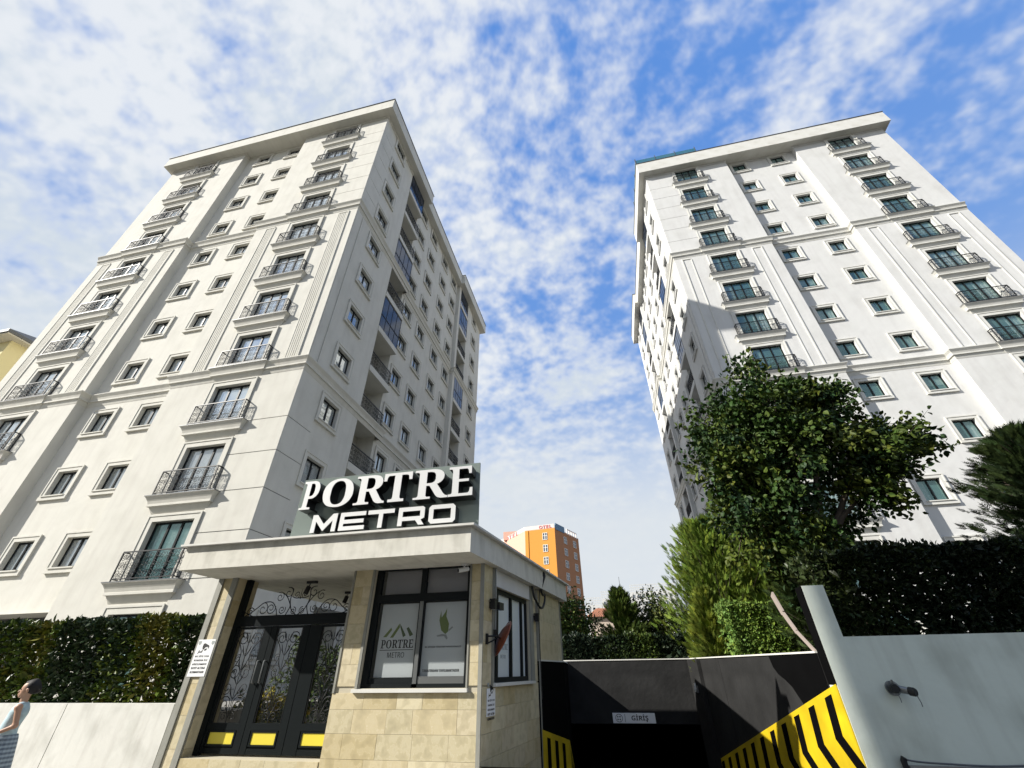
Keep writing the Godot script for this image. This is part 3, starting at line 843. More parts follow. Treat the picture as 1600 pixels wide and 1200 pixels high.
# ---------- surface nets for the person ----------
func sd_cap(p, a, b, r0, r1):
	var ab = b - a
	var t = clampf((p - a).dot(ab) / ab.length_squared(), 0.0, 1.0)
	return p.distance_to(a + ab * t) - lerpf(r0, r1, t)
func field(bones, p, k):
	var d = 1e9
	for b in bones:
		var q = p
		if b.size() > 4:   # squash about the bone's own axis start
			q = b[0] + (p - b[0]) / b[4]
		var e = sd_cap(q, b[0], b[0] + (b[1] - b[0]) / (b[4] if b.size() > 4 else Vector3.ONE), b[2], b[3])
		if b.size() > 4: e *= minf(b[4].x, minf(b[4].y, b[4].z))
		var h = clampf(0.5 + 0.5 * (e - d) / k, 0.0, 1.0)
		d = lerpf(e, d, h) - k * h * (1.0 - h) if d < 1e8 else e
	return d
func surface_net(st, bones, lo, hi, cell, k):
	var n = Vector3i(((hi - lo) / cell).ceil()) + Vector3i.ONE
	var val := PackedFloat32Array(); val.resize(n.x * n.y * n.z)
	val.fill(9.0)
	# coarse pass: skip blocks far from every bone
	var B = 4
	for bxk in range(0, n.x, B):
		for byk in range(0, n.y, B):
			for bzk in range(0, n.z, B):
				var c = lo + Vector3(bxk + B * 0.5, byk + B * 0.5, bzk + B * 0.5) * cell
				if absf(field(bones, c, k)) > cell * B * 1.4: 
					var s = field(bones, c, k)
					for x in range(bxk, mini(bxk + B, n.x)):
						for y in range(byk, mini(byk + B, n.y)):
							for z in range(bzk, mini(bzk + B, n.z)):
								val[(x * n.y + y) * n.z + z] = s
					continue
				for x in range(bxk, mini(bxk + B, n.x)):
					for y in range(byk, mini(byk + B, n.y)):
						for z in range(bzk, mini(bzk + B, n.z)):
							val[(x * n.y + y) * n.z + z] = field(bones, lo + Vector3(x, y, z) * cell, k)
	var vid = {}
	var vp = []
	for x in n.x - 1:
		for y in n.y - 1:
			for z in n.z - 1:
				var i0 = (x * n.y + y) * n.z + z
				var mask = 0
				var cv = []
				for q in 8:
					var v = val[i0 + ((q & 1) * n.y + ((q >> 1) & 1)) * n.z + (q >> 2)]
					cv.append(v)
					if v < 0: mask |= 1 << q
				if mask == 0 or mask == 255: continue
				var sum = Vector3.ZERO; var cnt = 0
				for e in [[0, 1], [2, 3], [4, 5], [6, 7], [0, 2], [1, 3], [4, 6], [5, 7], [0, 4], [1, 5], [2, 6], [3, 7]]:
					var a = cv[e[0]]; var b = cv[e[1]]
					if (a < 0) != (b < 0):
						var t = a / (a - b)
						var pa = Vector3(e[0] & 1, (e[0] >> 1) & 1, e[0] >> 2); var pb = Vector3(e[1] & 1, (e[1] >> 1) & 1, e[1] >> 2)
						sum += pa.lerp(pb, t); cnt += 1
				vid[i0] = vp.size()
				vp.append(lo + (Vector3(x, y, z) + sum / cnt) * cell)
	var nr = []
	for p in vp:
		var e = cell * 0.6
		nr.append(Vector3(field(bones, p + Vector3(e, 0, 0), k) - field(bones, p - Vector3(e, 0, 0), k), field(bones, p + Vector3(0, e, 0), k) - field(bones, p - Vector3(0, e, 0), k), field(bones, p + Vector3(0, 0, e), k) - field(bones, p - Vector3(0, 0, e), k)).normalized())
	var sx = n.y * n.z; var sy = n.z
	for key in vid:
		var z = key % n.z; var y = (key / n.z) % n.y; var x = key / (n.y * n.z)
		if x == 0 or y == 0 or z == 0: continue
		var v0 = val[key] < 0
		for ax in 3:
			var step = [sx, sy, 1][ax]
			if (val[key + step] < 0) == v0: continue
			var o1 = [sy, sx, sx][ax]; var o2 = [1, 1, sy][ax]
			if not (vid.has(key - o1) and vid.has(key - o2) and vid.has(key - o1 - o2)): continue
			var f = [vid[key], vid[key - o1], vid[key - o1 - o2], vid[key - o2]]
			for t in [[0, 1, 2], [0, 2, 3]]:
				var a = f[t[0]]; var b = f[t[1]]; var c = f[t[2]]
				var fn = (vp[b] - vp[a]).cross(vp[c] - vp[a])
				var order = [a, c, b] if fn.dot(nr[a]) > 0 else [a, b, c]
				for w in order:
					st.set_normal(nr[w]); st.set_uv(Vector2.ZERO); st.add_vertex(vp[w])
func V3(x, y, z): return Vector3(x, y, z)

# ---------- sky ----------
func sky_image():
	var W = 2048; var H = 1024
	var n1 := FastNoiseLite.new(); n1.seed = 5; n1.frequency = 1.0; n1.noise_type = FastNoiseLite.TYPE_SIMPLEX_SMOOTH; n1.fractal_octaves = 5; n1.fractal_gain = 0.56
	var n2 := FastNoiseLite.new(); n2.seed = 9; n2.frequency = 1.0; n2.noise_type = FastNoiseLite.TYPE_SIMPLEX_SMOOTH; n2.fractal_octaves = 2
	var n3 := FastNoiseLite.new(); n3.seed = 17; n3.frequency = 1.0; n3.noise_type = FastNoiseLite.TYPE_SIMPLEX_SMOOTH; n3.fractal_octaves = 4; n3.fractal_gain = 0.6
	var im := Image.create_empty(W, H, false, Image.FORMAT_RGBF)
	var zen := Vector3(0.060, 0.245, 0.72); var mid := Vector3(0.13, 0.37, 0.82); var hor := Vector3(0.56, 0.70, 0.84)
	var white := Vector3(0.86, 0.89, 0.92); var shade := Vector3(0.64, 0.72, 0.79)
	for j in H:
		var el = PI * 0.5 - PI * (j + 0.5) / H
		var y = sin(el); var cy = cos(el)
		if el < -0.02:
			for i in W: im.set_pixel(i, j, Color(0.20, 0.20, 0.19))
			continue
		var yy = maxf(y, 0.0)
		var blue = zen.lerp(mid, pow(1.0 - yy, 1.6)).lerp(hor, pow(1.0 - yy, 4.5))
		for i in W:
			var az = TAU * (i + 0.5) / W          # 0 towards -z, growing towards +x
			var dx = sin(az) * cy; var dz = -cos(az) * cy
			var inv = 1.0 / (yy + 0.30)
			var px = dx * inv; var pz = dz * inv
			var w = n2.get_noise_2d(px * 1.5 + 40.0, pz * 1.5)
			var big = n2.get_noise_2d(px * 1.9 - 13.0, pz * 2.1 + 5.0)
			var puff = n1.get_noise_2d(px * 5.8 + w * 0.7, pz * 6.8 + w * 0.5)
			var cell = n3.get_noise_2d(px * 19.0 + pz * 4.0, pz * 24.0 - px * 3.0)
			# thicker to the left, clearer high on the right
			var side = clampf((-dx - 0.04) * 0.70, -0.26, 0.40)
			var cov = side + big * 0.42 + 0.10 - 0.06 * smoothstep(0.7, 0.95, yy)
			var c = 0.07 + 0.93 * smoothstep(-0.50, 0.66, puff * 0.62 + cell * 0.42 + cov)
			var lit = white.lerp(shade, clampf(0.30 + 0.9 * w - 0.6 * cell, 0.0, 0.75) * smoothstep(0.55, 1.0, c))
			var col = blue.lerp(lit, c * 0.95)
			var haze = 0.30 * pow(1.0 - yy, 1.6) + 0.80 * smoothstep(0.60, 0.22, yy)
			col = col.lerp(Vector3(0.74, 0.79, 0.835), clampf(haze, 0.0, 0.95))
			im.set_pixel(i, j, Color(col.x, col.y, col.z))
	return im

# ---------- the gatehouse ----------
var tile_cache := {}
func lay_tiles(parent, o, b, d0, d1, y0, y1, course, holes := [], lens := [0.6, 0.6, 0.45, 0.75]):
	var y = y0; var row = 0
	while y < y1 - 0.03:
		var hh = minf(course, y1 - y)
		var x = d0; var first = true
		while x < d1 - 0.02:
			var w = lens[rng.randi() % lens.size()]
			if first: w *= [1.0, 0.55, 0.75][row % 3]
			first = false
			if d1 - (x + w) < 0.12: w = d1 - x
			w = minf(w, d1 - x)
			var skip = false
			for q in holes:
				if x + w > q[0] + 0.02 and x < q[1] - 0.02 and y + hh > q[2] + 0.02 and y < q[3] - 0.02: skip = true
			if not skip:
				var key = "%d_%d" % [int(round(w * 200)), int(round(hh * 200))]
				if not tile_cache.has(key): tile_cache[key] = slab_tile(w - 0.003, hh - 0.003, 0.02, 0.0012)
				inst("tile", tile_cache[key], M.stones[rng.randi() % M.stones.size()], parent, Transform3D(b, o + b.x * (x + w / 2) + b.y * (y + hh / 2) + b.z * rng.randf_range(-0.0015, 0.0015)))
			x += w
		y += course; row += 1

func gatehouse():
	var B = Vector3(-5.2, 0.0, -10.0)
	var t = thing("gatehouse", "cream stone clad gatehouse under a wide white canopy beside the garage ramp", "gatehouse", B)
	var X = Transform3D(Basis.IDENTITY, -B)
	var a = deg_to_rad(7.5)
	var ds = Vector3(sin(a), 0, -cos(a)); var ns = Vector3(cos(a), 0, sin(a))
	var C = Vector3(-2.27, 0, -8.0)
	var sp = func(d, y, o): return C + ds * d + Vector3(0, y, 0) + ns * o
	var SB = Basis(ds, Vector3.UP, ns)
	# canopy: slab, coping lip
	var st = S()
	var cr0 = Vector2(-2.25, -7.05); var cr1 = Vector2(-2.25 + sin(a) * 6.66 + 0.03, -7.05 - cos(a) * 6.66)
	var poly = [Vector2(-8.07, -7.05), cr0, cr1, Vector2(-8.07, -13.65)]
	slab(st, poly, 3.065, 3.484)
	var can = obj("canopy", st, M.canopy, t, X)
	st = S()
	var g = Geometry2D.offset_polygon(PackedVector2Array(poly), 0.085, Geometry2D.JOIN_MITER)
	slab(st, g[0], 3.486, 3.522)
	obj("coping", st, M.trim, can)
	# plinth and room
	st = S()
	bx(st, -8.0, -2.3, -0.6, 0.22, -13.3, -8.02)
	obj("plinth", st, M.grey_stone, t, X)
	# front wall core with the window hole
	st = S()
	facade(st, Vector3(0, 0, -8.02), Vector3.RIGHT, Vector3.BACK, -4.9, -2.3, 0.22, 3.13, [[-4.45, -2.53, 1.19, 3.12]], 0.2)
	quad(st, V3(-4.9, 0.2, -8.02), V3(-4.9, 0.2, -13.3), V3(-4.9, 3.13, -13.3), V3(-4.9, 3.13, -8.02), Vector3.LEFT)
	quad(st, V3(-4.9, 0.2, -13.3), sp.call(5.36, 0.2, -0.03), sp.call(5.36, 3.13, -0.03), V3(-4.9, 3.13, -13.3), Vector3.FORWARD)
	var fw = obj("front_wall", st, M.mortar, t, X)
	lay_tiles(fw, Vector3(0, 0, -8.02), Basis.IDENTITY, -4.9, -2.33, -0.02, 1.13, 0.31)
	lay_tiles(fw, Vector3(0, 0, -8.02), Basis.IDENTITY, -4.86, -4.50, 1.22, 3.13, 0.31, [], [0.36])
	lay_tiles(fw, Vector3(0, 0, -8.02), Basis.IDENTITY, -2.50, -2.33, 1.22, 3.13, 0.31, [], [0.2])
	st = S()
	for q in [[-4.90, -4.862, 1.13, 3.13], [-4.498, -4.45, 1.19, 3.13], [-2.53, -2.502, 1.19, 3.13], [-2.328, -2.262, 0.0, 3.13]]:
		st = S(); bx(st, q[0], q[1], q[2], q[3], -8.02, -7.985)
		obj("edge_trim", st, M.grey_stone, fw)
	st = S()
	bx(st, -4.53, -2.49, 1.135, 1.185, -8.12, -7.94)
	obj("sill", st, M.trim, fw)
	# side wall along the ramp
	st = S()
	facade(st, sp.call(0, 0, -0.02), ds, ns, 0.0, 5.46, -0.5, 3.13, [[0.5, 2.68, 1.24, 2.76]], 0.22)
	var sw = obj("side_wall", st, M.mortar, t, X)
	lay_tiles(sw, sp.call(0, 0, -0.02), SB, 0.02, 3.16, -0.33, 1.2, 0.31)
	lay_tiles(sw, sp.call(0, 0, -0.02), SB, 0.02, 0.42, 1.22, 3.13, 0.31, [], [0.4])
	lay_tiles(sw, sp.call(0, 0, -0.02), SB, 3.22, 5.42, 1.62, 3.13, 0.4, [], [1.1, 0.75])
	lay_tiles(sw, sp.call(0, 0, -0.02), SB, 2.93, 3.14, 1.22, 3.13, 0.31, [], [0.21])
	st = S()
	for q in [[0.425, 0.49, 1.2, 3.13, 0.03], [2.70, 2.92, 1.2, 3.13, 0.01], [3.165, 3.215, -0.3, 3.13, 0.045], [5.42, 5.47, 1.6, 3.13, 0.02]]:
		st = S(); box(st, sp.call((q[0] + q[1]) / 2, (q[2] + q[3]) / 2, q[4] / 2 - 0.01), Vector3(q[1] - q[0], q[3] - q[2], 0.02 + q[4]), SB)
		obj("edge_trim", st, M.grey_stone, sw)
	st = S()
	box(st, sp.call(1.59, 2.945, -0.01), Vector3(2.19, 0.36, 0.03), SB)
	obj("lintel", st, M.stucco_right, sw)
	st = S()
	box(st, sp.call(1.6, 1.215, 0.01), Vector3(2.3, 0.045, 0.13), SB)
	obj("sill", st, M.trim, sw)
	# left pillar
	st = S()
	bx(st, -7.985, -7.565, 0.0, 3.13, -8.62, -8.03)
	var pl = obj("pillar", st, M.mortar, t, X)
	st = S()
	for q in [[-8.0, -7.88], [-7.67, -7.55]]:
		st = S(); bx(st, q[0], q[1], -0.1, 3.13, -8.03, -7.985)
		obj("edge_trim", st, M.grey_stone, pl)
	st = S(); bx(st, -8.0, -7.986, -0.1, 3.13, -8.62, -8.03)
	obj("edge_trim", st, M.grey_stone, pl)
	lay_tiles(pl, Vector3(0, 0, -8.03), Basis.IDENTITY, -7.877, -7.673, -0.1, 3.13, 0.46, [], [0.3])
	lay_tiles(pl, Vector3(-7.57, 0, -8.04), Basis(Vector3.FORWARD, Vector3.UP, Vector3.RIGHT), 0.0, 0.56, -0.1, 3.13, 0.46, [], [0.6])
	# front window: frame, panes, printed boards
	st = S()
	var z0 = -8.16; var z1 = -8.09
	for q in [[-4.45, -4.33, 1.19, 3.12], [-2.60, -2.53, 1.19, 3.12], [-3.52, -3.42, 1.24, 3.05]]:
		bx(st, q[0], q[1], q[2], q[3], z0, z1)
	for q in [[-4.33, -3.52], [-3.42, -2.60]]:
		bx(st, q[0], q[1], 3.05, 3.12, z0, z1)
		bx(st, q[0], q[1], 2.49, 2.62, z0, z1)
		bx(st, q[0], q[1], 1.19, 1.25, z0, z1)
		bx(st, q[0], q[1], 1.25, 1.33, z0, z1 - 0.02)
	var wn = obj("window", st, M.frame, t, X)
	st = S()
	bx(st, -3.42, -2.60, 1.25, 1.35, z1 - 0.018, z1 - 0.004)
	bx(st, -3.50, -3.43, 1.25, 2.49, z1, z1 + 0.012)
	obj("sash", st, M.chrome, wn)
	st = S()
	for q in [[-4.33, -3.52, 1.33, 2.49], [-3.42, -2.60, 1.33, 2.49], [-4.33, -3.52, 2.62, 3.05], [-3.42, -2.60, 2.62, 3.05]]:
		quad(st, V3(q[0], q[2], -8.125), V3(q[1], q[2], -8.125), V3(q[1], q[3], -8.125), V3(q[0], q[3], -8.125), Vector3.BACK)
	obj("pane", st, M.pane_plain, wn)
	for q in [[-3.925, -4.27, -3.53], [-3.01, -3.41, -2.61]]:
		st = S(); bx(st, q[1], q[2], 1.34, 2.47, -8.175, -8.165)
		obj("poster", st, M.poster, wn)
		st = S(); bx(st, q[1], q[2], 2.64, 3.04, -8.175, -8.165)
		obj("blind", st, M.poster_grey, wn)
	var pz = -8.1645
	st = S()
	var cx = -3.90
	prism(st, [Vector2(cx - 0.15, 1.93), Vector2(cx - 0.09, 1.93), Vector2(cx + 0.02, 2.09), Vector2(cx + 0.005, 2.15)], pz, pz + 0.001)
	prism(st, [Vector2(cx - 0.29, 1.94), Vector2(cx - 0.22, 1.94), Vector2(cx - 0.13, 2.05), Vector2(cx - 0.15, 2.09)], pz, pz + 0.001)
	obj("logo_mark", st, M.print_green, wn)
	st = S()
	prism(st, [Vector2(cx + 0.03, 2.085), Vector2(cx + 0.015, 2.15), Vector2(cx + 0.05, 2.10), Vector2(cx + 0.15, 1.96), Vector2(cx + 0.10, 1.93)], pz, pz + 0.001)
	prism(st, [Vector2(cx + 0.15, 2.07), Vector2(cx + 0.19, 2.09), Vector2(cx + 0.29, 1.97), Vector2(cx + 0.23, 1.94)], pz, pz + 0.001)
	obj("logo_mark", st, M.print_green_dark, wn)
	put_text(wn, "lettering", "PORTRE", "Droid Serif", true, V3(cx, 1.83, pz), Basis.IDENTITY, 0.62, 0.13, M.print_black)
	st = S(); bx(st, cx - 0.32, cx + 0.32, 1.735, 1.745, pz, pz + 0.001)
	obj("underline", st, M.print_black, wn)
	put_text(wn, "lettering", "METRO", "Droid Sans", false, V3(cx, 1.665, pz), Basis.IDENTITY, 0.32, 0.08, M.frame)
	var bx0 = -3.03
	st = S()
	prism(st, [Vector2(bx0 - 0.10, 2.18), Vector2(bx0 - 0.075, 2.33), Vector2(bx0 - 0.06, 2.22), Vector2(bx0 + 0.0, 2.30), Vector2(bx0 + 0.035, 2.37), Vector2(bx0 + 0.03, 2.24), Vector2(bx0 + 0.09, 2.12), Vector2(bx0 + 0.08, 2.0), Vector2(bx0 + 0.03, 1.96), Vector2(bx0 - 0.05, 2.02)], pz, pz + 0.001)
	obj("bird_emblem", st, M.print_green, wn)
	st = S()
	prism(st, [Vector2(bx0 - 0.13, 1.945), Vector2(bx0 - 0.03, 1.965), Vector2(bx0 + 0.05, 1.955), Vector2(bx0 + 0.08, 1.90), Vector2(bx0 + 0.06, 1.875), Vector2(bx0 + 0.01, 1.93), Vector2(bx0 - 0.12, 1.925)], pz, pz + 0.001)
	prism(st, [Vector2(bx0 + 0.085, 2.03), Vector2(bx0 + 0.15, 2.08), Vector2(bx0 + 0.17, 2.06), Vector2(bx0 + 0.09, 2.0)], pz, pz + 0.001)
	obj("bird_emblem", st, M.print_grey, wn)
	put_text(wn, "lettering", "BU SİTENİN YÖNETİMİ PROFESYONELCE", "Droid Sans", true, V3(-3.03, 1.775, pz), Basis.IDENTITY, 0.66, 0.03, M.print_black)
	put_text(wn, "lettering", "TARAFINDAN YAPILMAKTADIR", "Droid Sans", true, V3(-3.04, 1.43, pz), Basis.IDENTITY, 0.66, 0.038, M.print_black)
	st = S()
	bx(st, -4.9, -2.4, 0.3, 3.1, -9.6, -9.55)
	obj("back_partition", st, M.interior, t, X)
	# side window
	st = S()
	var bar = func(d0, d1, y0, y1): box(st, sp.call((d0 + d1) / 2, (y0 + y1) / 2, -0.10), Vector3(d1 - d0, y1 - y0, 0.06), SB)
	bar.call(0.5, 0.56, 1.24, 2.76); bar.call(2.62, 2.68, 1.24, 2.76)
	bar.call(0.56, 2.62, 2.68, 2.76); bar.call(0.56, 2.62, 1.24, 1.32)
	bar.call(0.80, 0.92, 1.32, 2.68); bar.call(1.62, 1.70, 1.32, 2.68); bar.call(2.30, 2.36, 1.32, 2.68)
	var w2 = obj("window", st, M.frame, t, X)
	st = S()
	for q in [[0.56, 0.8], [0.92, 1.62], [1.70, 2.30], [2.36, 2.62]]:
		box(st, sp.call((q[0] + q[1]) / 2, 2.0, -0.125), Vector3(q[1] - q[0], 1.36, 0.01), SB)
	obj("poster", st, M.poster, w2)
	put_text(w2, "lettering", "PORTRE", "Droid Serif", true, sp.call(1.30, 1.80, -0.119), SB, 0.5, 0.10, M.print_grey)
	put_text(w2, "lettering", "METRO", "Droid Sans", false, sp.call(1.30, 1.64, -0.119), SB, 0.28, 0.06, M.print_grey)
	# step to the gate
	st = S()
	bx(st, -7.55, -4.9, -0.1, 0.25, -8.6, -8.02)
	var stp = obj("step", st, M.mortar, t, X)
	lay_tiles(stp, Vector3(0, 0, -8.02), Basis.IDENTITY, -7.54, -4.92, -0.1, 0.25, 0.35)

	# --- things on the gatehouse ---
	notice("white camera notice on the gatehouse's left pillar by the gate", V3(-7.77, 1.68, -7.984), Basis.IDENTITY, 0.385, 0.59)
	notice("small white camera notice low on the shaded side wall facing the ramp", sp.call(0.41, 0.99, 0.006), SB, 0.37, 0.36 * 1.02)
	# wall lamps and camera on the side
	for q in [[0.31, 2.41, "black wall lamp near the gatehouse's front corner above the mirror"], [2.99, 2.42, "black wall lamp beyond the gatehouse's side window"]]:
		var l = thing("wall_lamp", q[2], "wall lamp", sp.call(q[0], q[1], 0.0), 0, "black lamps on the gatehouse side wall")
		st = S(); box(st, ns * 0.015, Vector3(0.05, 0.1, 0.03), SB); obj("bracket", st, M.black_plastic, l)
		st = S(); box(st, ns * 0.075 + Vector3(0, 0.0, 0), Vector3(0.10, 0.15, 0.09), SB)
		box(st, ns * 0.075 + Vector3(0, 0.085, 0), Vector3(0.12, 0.02, 0.11), SB); obj("housing", st, M.black_plastic, l)
		st = S(); box(st, ns * 0.075 - Vector3(0, 0.079, 0), Vector3(0.07, 0.006, 0.06), SB); obj("lens", st, M.poster_grey, l)
	var cmx = thing("floodlight", "small black floodlight over the gatehouse's side window frame", "floodlight", sp.call(0.66, 2.42, 0.0))
	st = S(); box(st, ns * 0.06, Vector3(0.22, 0.12, 0.08), SB); obj("housing", st, M.black_plastic, cmx)
	st = S(); box(st, ns * 0.0 + Vector3(0, -0.02, 0), Vector3(0.06, 0.06, 0.05), SB); obj("bracket", st, M.black_plastic, cmx)
	var pp = thing("conduit", "thin grey conduit running down the gatehouse side from the canopy", "conduit", sp.call(0.45, 1.95, 0.06))
	st = S(); tube(st, [V3(0, 0, 0), V3(0, 1.11, 0)], 0.014, 8); obj("pipe", st, M.chrome, pp)
	st = S(); box(st, V3(0, 0.03, 0), Vector3(0.07, 0.09, 0.06), SB); obj("junction_box", st, M.black_plastic, pp)
	# cables
	var cb = thing("cable", "loop of black cable hanging from the canopy edge over the ramp side", "cable", sp.call(3.3, 3.1, 0.1))
	var o0 = sp.call(3.3, 3.1, 0.1)
	for q in [[[3.40, 3.47, 0.16], [3.42, 3.38, 0.19], [3.36, 3.22, 0.15], [3.27, 3.11, 0.14], [3.31, 3.0, 0.12], [3.45, 2.95, 0.12], [3.56, 2.98, 0.13], [3.56, 2.84, 0.12], [3.42, 2.69, 0.11], [3.22, 2.66, 0.1], [3.0, 2.74, 0.09], [2.82, 2.84, 0.08], [2.76, 2.98, 0.07], [2.78, 3.08, 0.05]], [[3.35, 3.47, 0.15], [3.36, 3.32, 0.18], [3.30, 3.15, 0.14], [3.24, 3.05, 0.1], [3.22, 2.5, 0.06], [3.22, 1.7, 0.05], [3.24, 0.9, 0.05]]]:
		var pts = []
		var cv := Curve3D.new()
		for i in q.size():
			var p = sp.call(q[i][0], q[i][1], q[i][2]) - o0
			var tg = (sp.call(q[mini(i + 1, q.size() - 1)][0], q[mini(i + 1, q.size() - 1)][1], q[mini(i + 1, q.size() - 1)][2]) - sp.call(q[maxi(i - 1, 0)][0], q[maxi(i - 1, 0)][1], q[maxi(i - 1, 0)][2])) / 6.0
			cv.add_point(p, -tg, tg)
		for i in 41: pts.append(cv.sample_baked(cv.get_baked_length() * i / 40.0, true))
		st = S(); tube(st, pts, 0.028 if q.size() > 10 else 0.012, 6)
		obj("strand", st, M.black_plastic, cb)
	# traffic mirror seen from its back
	var mp = sp.call(0.16, 1.85, 0.02)
	var mr = thing("traffic_mirror", "round convex traffic mirror with orange back on a bracket at the ramp corner", "mirror", mp)
	st = S()
	box(st, V3(0, 0.02, 0), Vector3(0.06, 0.16, 0.03), SB)
	tube(st, [V3(0, 0.06, 0), ns * 0.10 + V3(0.05, 0.06, -0.02), V3(0.15, 0.04, -0.42)], 0.016, 6)
	tube(st, [V3(0, -0.05, 0), V3(0.10, 0.03, -0.22)], 0.012, 6)
	obj("bracket", st, M.iron, mr)
	var mc = V3(0.165, 0.05, -0.47)
	var axis = Vector3(0.80, -0.46, -0.40).normalized()
	var ub = Vector3.UP.cross(axis).normalized(); var vb = axis.cross(ub)
	for sh in [["shell", 0.0, -0.085, M.orange], ["face", 0.012, 0.045, M.chrome]]:
		st = S()
		var rg = 7; var sg = 28; var rad = 0.29
		for i in rg:
			for j in sg:
				var q = []
				for e in [[i, j], [i + 1, j], [i + 1, j + 1], [i, j + 1]]:
					var r = rad * e[0] / rg; var an = TAU * e[1] / sg
					var hgt = sh[1] + sh[2] * (1.0 - pow(r / rad, 2.0))
					q.append(mc + ub * cos(an) * r + vb * sin(an) * r + axis * hgt)
				autoquad(st, q[0], q[1], q[2], q[3], axis * signf(sh[2]))
		obj(sh[0], st, sh[3], mr)
	st = S()
	var ring = []
	for j in 33: ring.append(mc + ub * cos(TAU * j / 32) * 0.295 + vb * sin(TAU * j / 32) * 0.295)
	tube(st, ring, 0.014, 6, false)
	obj("rim", st, M.orange, mr)
	# camera by the front window and two lamps under the canopy
	var sc = thing("security_camera", "small white security camera under the canopy at the window's top right", "security camera", V3(-2.62, 3.062, -7.93))
	st = S(); bx(st, -0.05, 0.05, -0.03, 0.0, -0.05, 0.05); tube(st, [V3(0, -0.03, 0), V3(-0.01, -0.08, 0.02)], 0.014, 6); obj("mount", st, M.white_plastic, sc)
	st = S(); tube(st, [V3(0.06, -0.08, -0.04), V3(-0.09, -0.125, 0.08)], 0.038, 12); obj("body", st, M.white_plastic, sc)
	st = S(); tube(st, [V3(-0.092, -0.1256, 0.0816), V3(-0.10, -0.128, 0.088)], 0.028, 12); obj("lens", st, M.black_plastic, sc)
	for q in [[-6.57, -9.06, "left of the two black spotlights hanging under the canopy behind the gate"], [-6.54, -10.6, "right of the two black spotlights hanging under the canopy behind the gate"]]:
		var l = thing("spotlight", q[2], "spotlight", V3(q[0] * 0.966, 3.063, q[1] * 0.966), 0, "spotlights under the canopy")
		st = S(); bx(st, -0.11, 0.13, -0.045, 0.0, -0.03, 0.03); obj("base", st, M.black_plastic, l)
		st = S(); tube(st, [V3(-0.03, -0.045, 0), V3(-0.05, -0.12, 0.01)], 0.012, 6); obj("stem", st, M.black_plastic, l)
		st = S(); tube(st, [V3(-0.045, -0.10, 0), V3(-0.075, -0.25, 0.03)], 0.05, 14); obj("head", st, M.black_plastic, l)
		st = S(); tube(st, [V3(-0.0755, -0.2505, 0.0305), V3(-0.077, -0.257, 0.0315)], 0.042, 14); obj("lens", st, M.poster_grey, l)

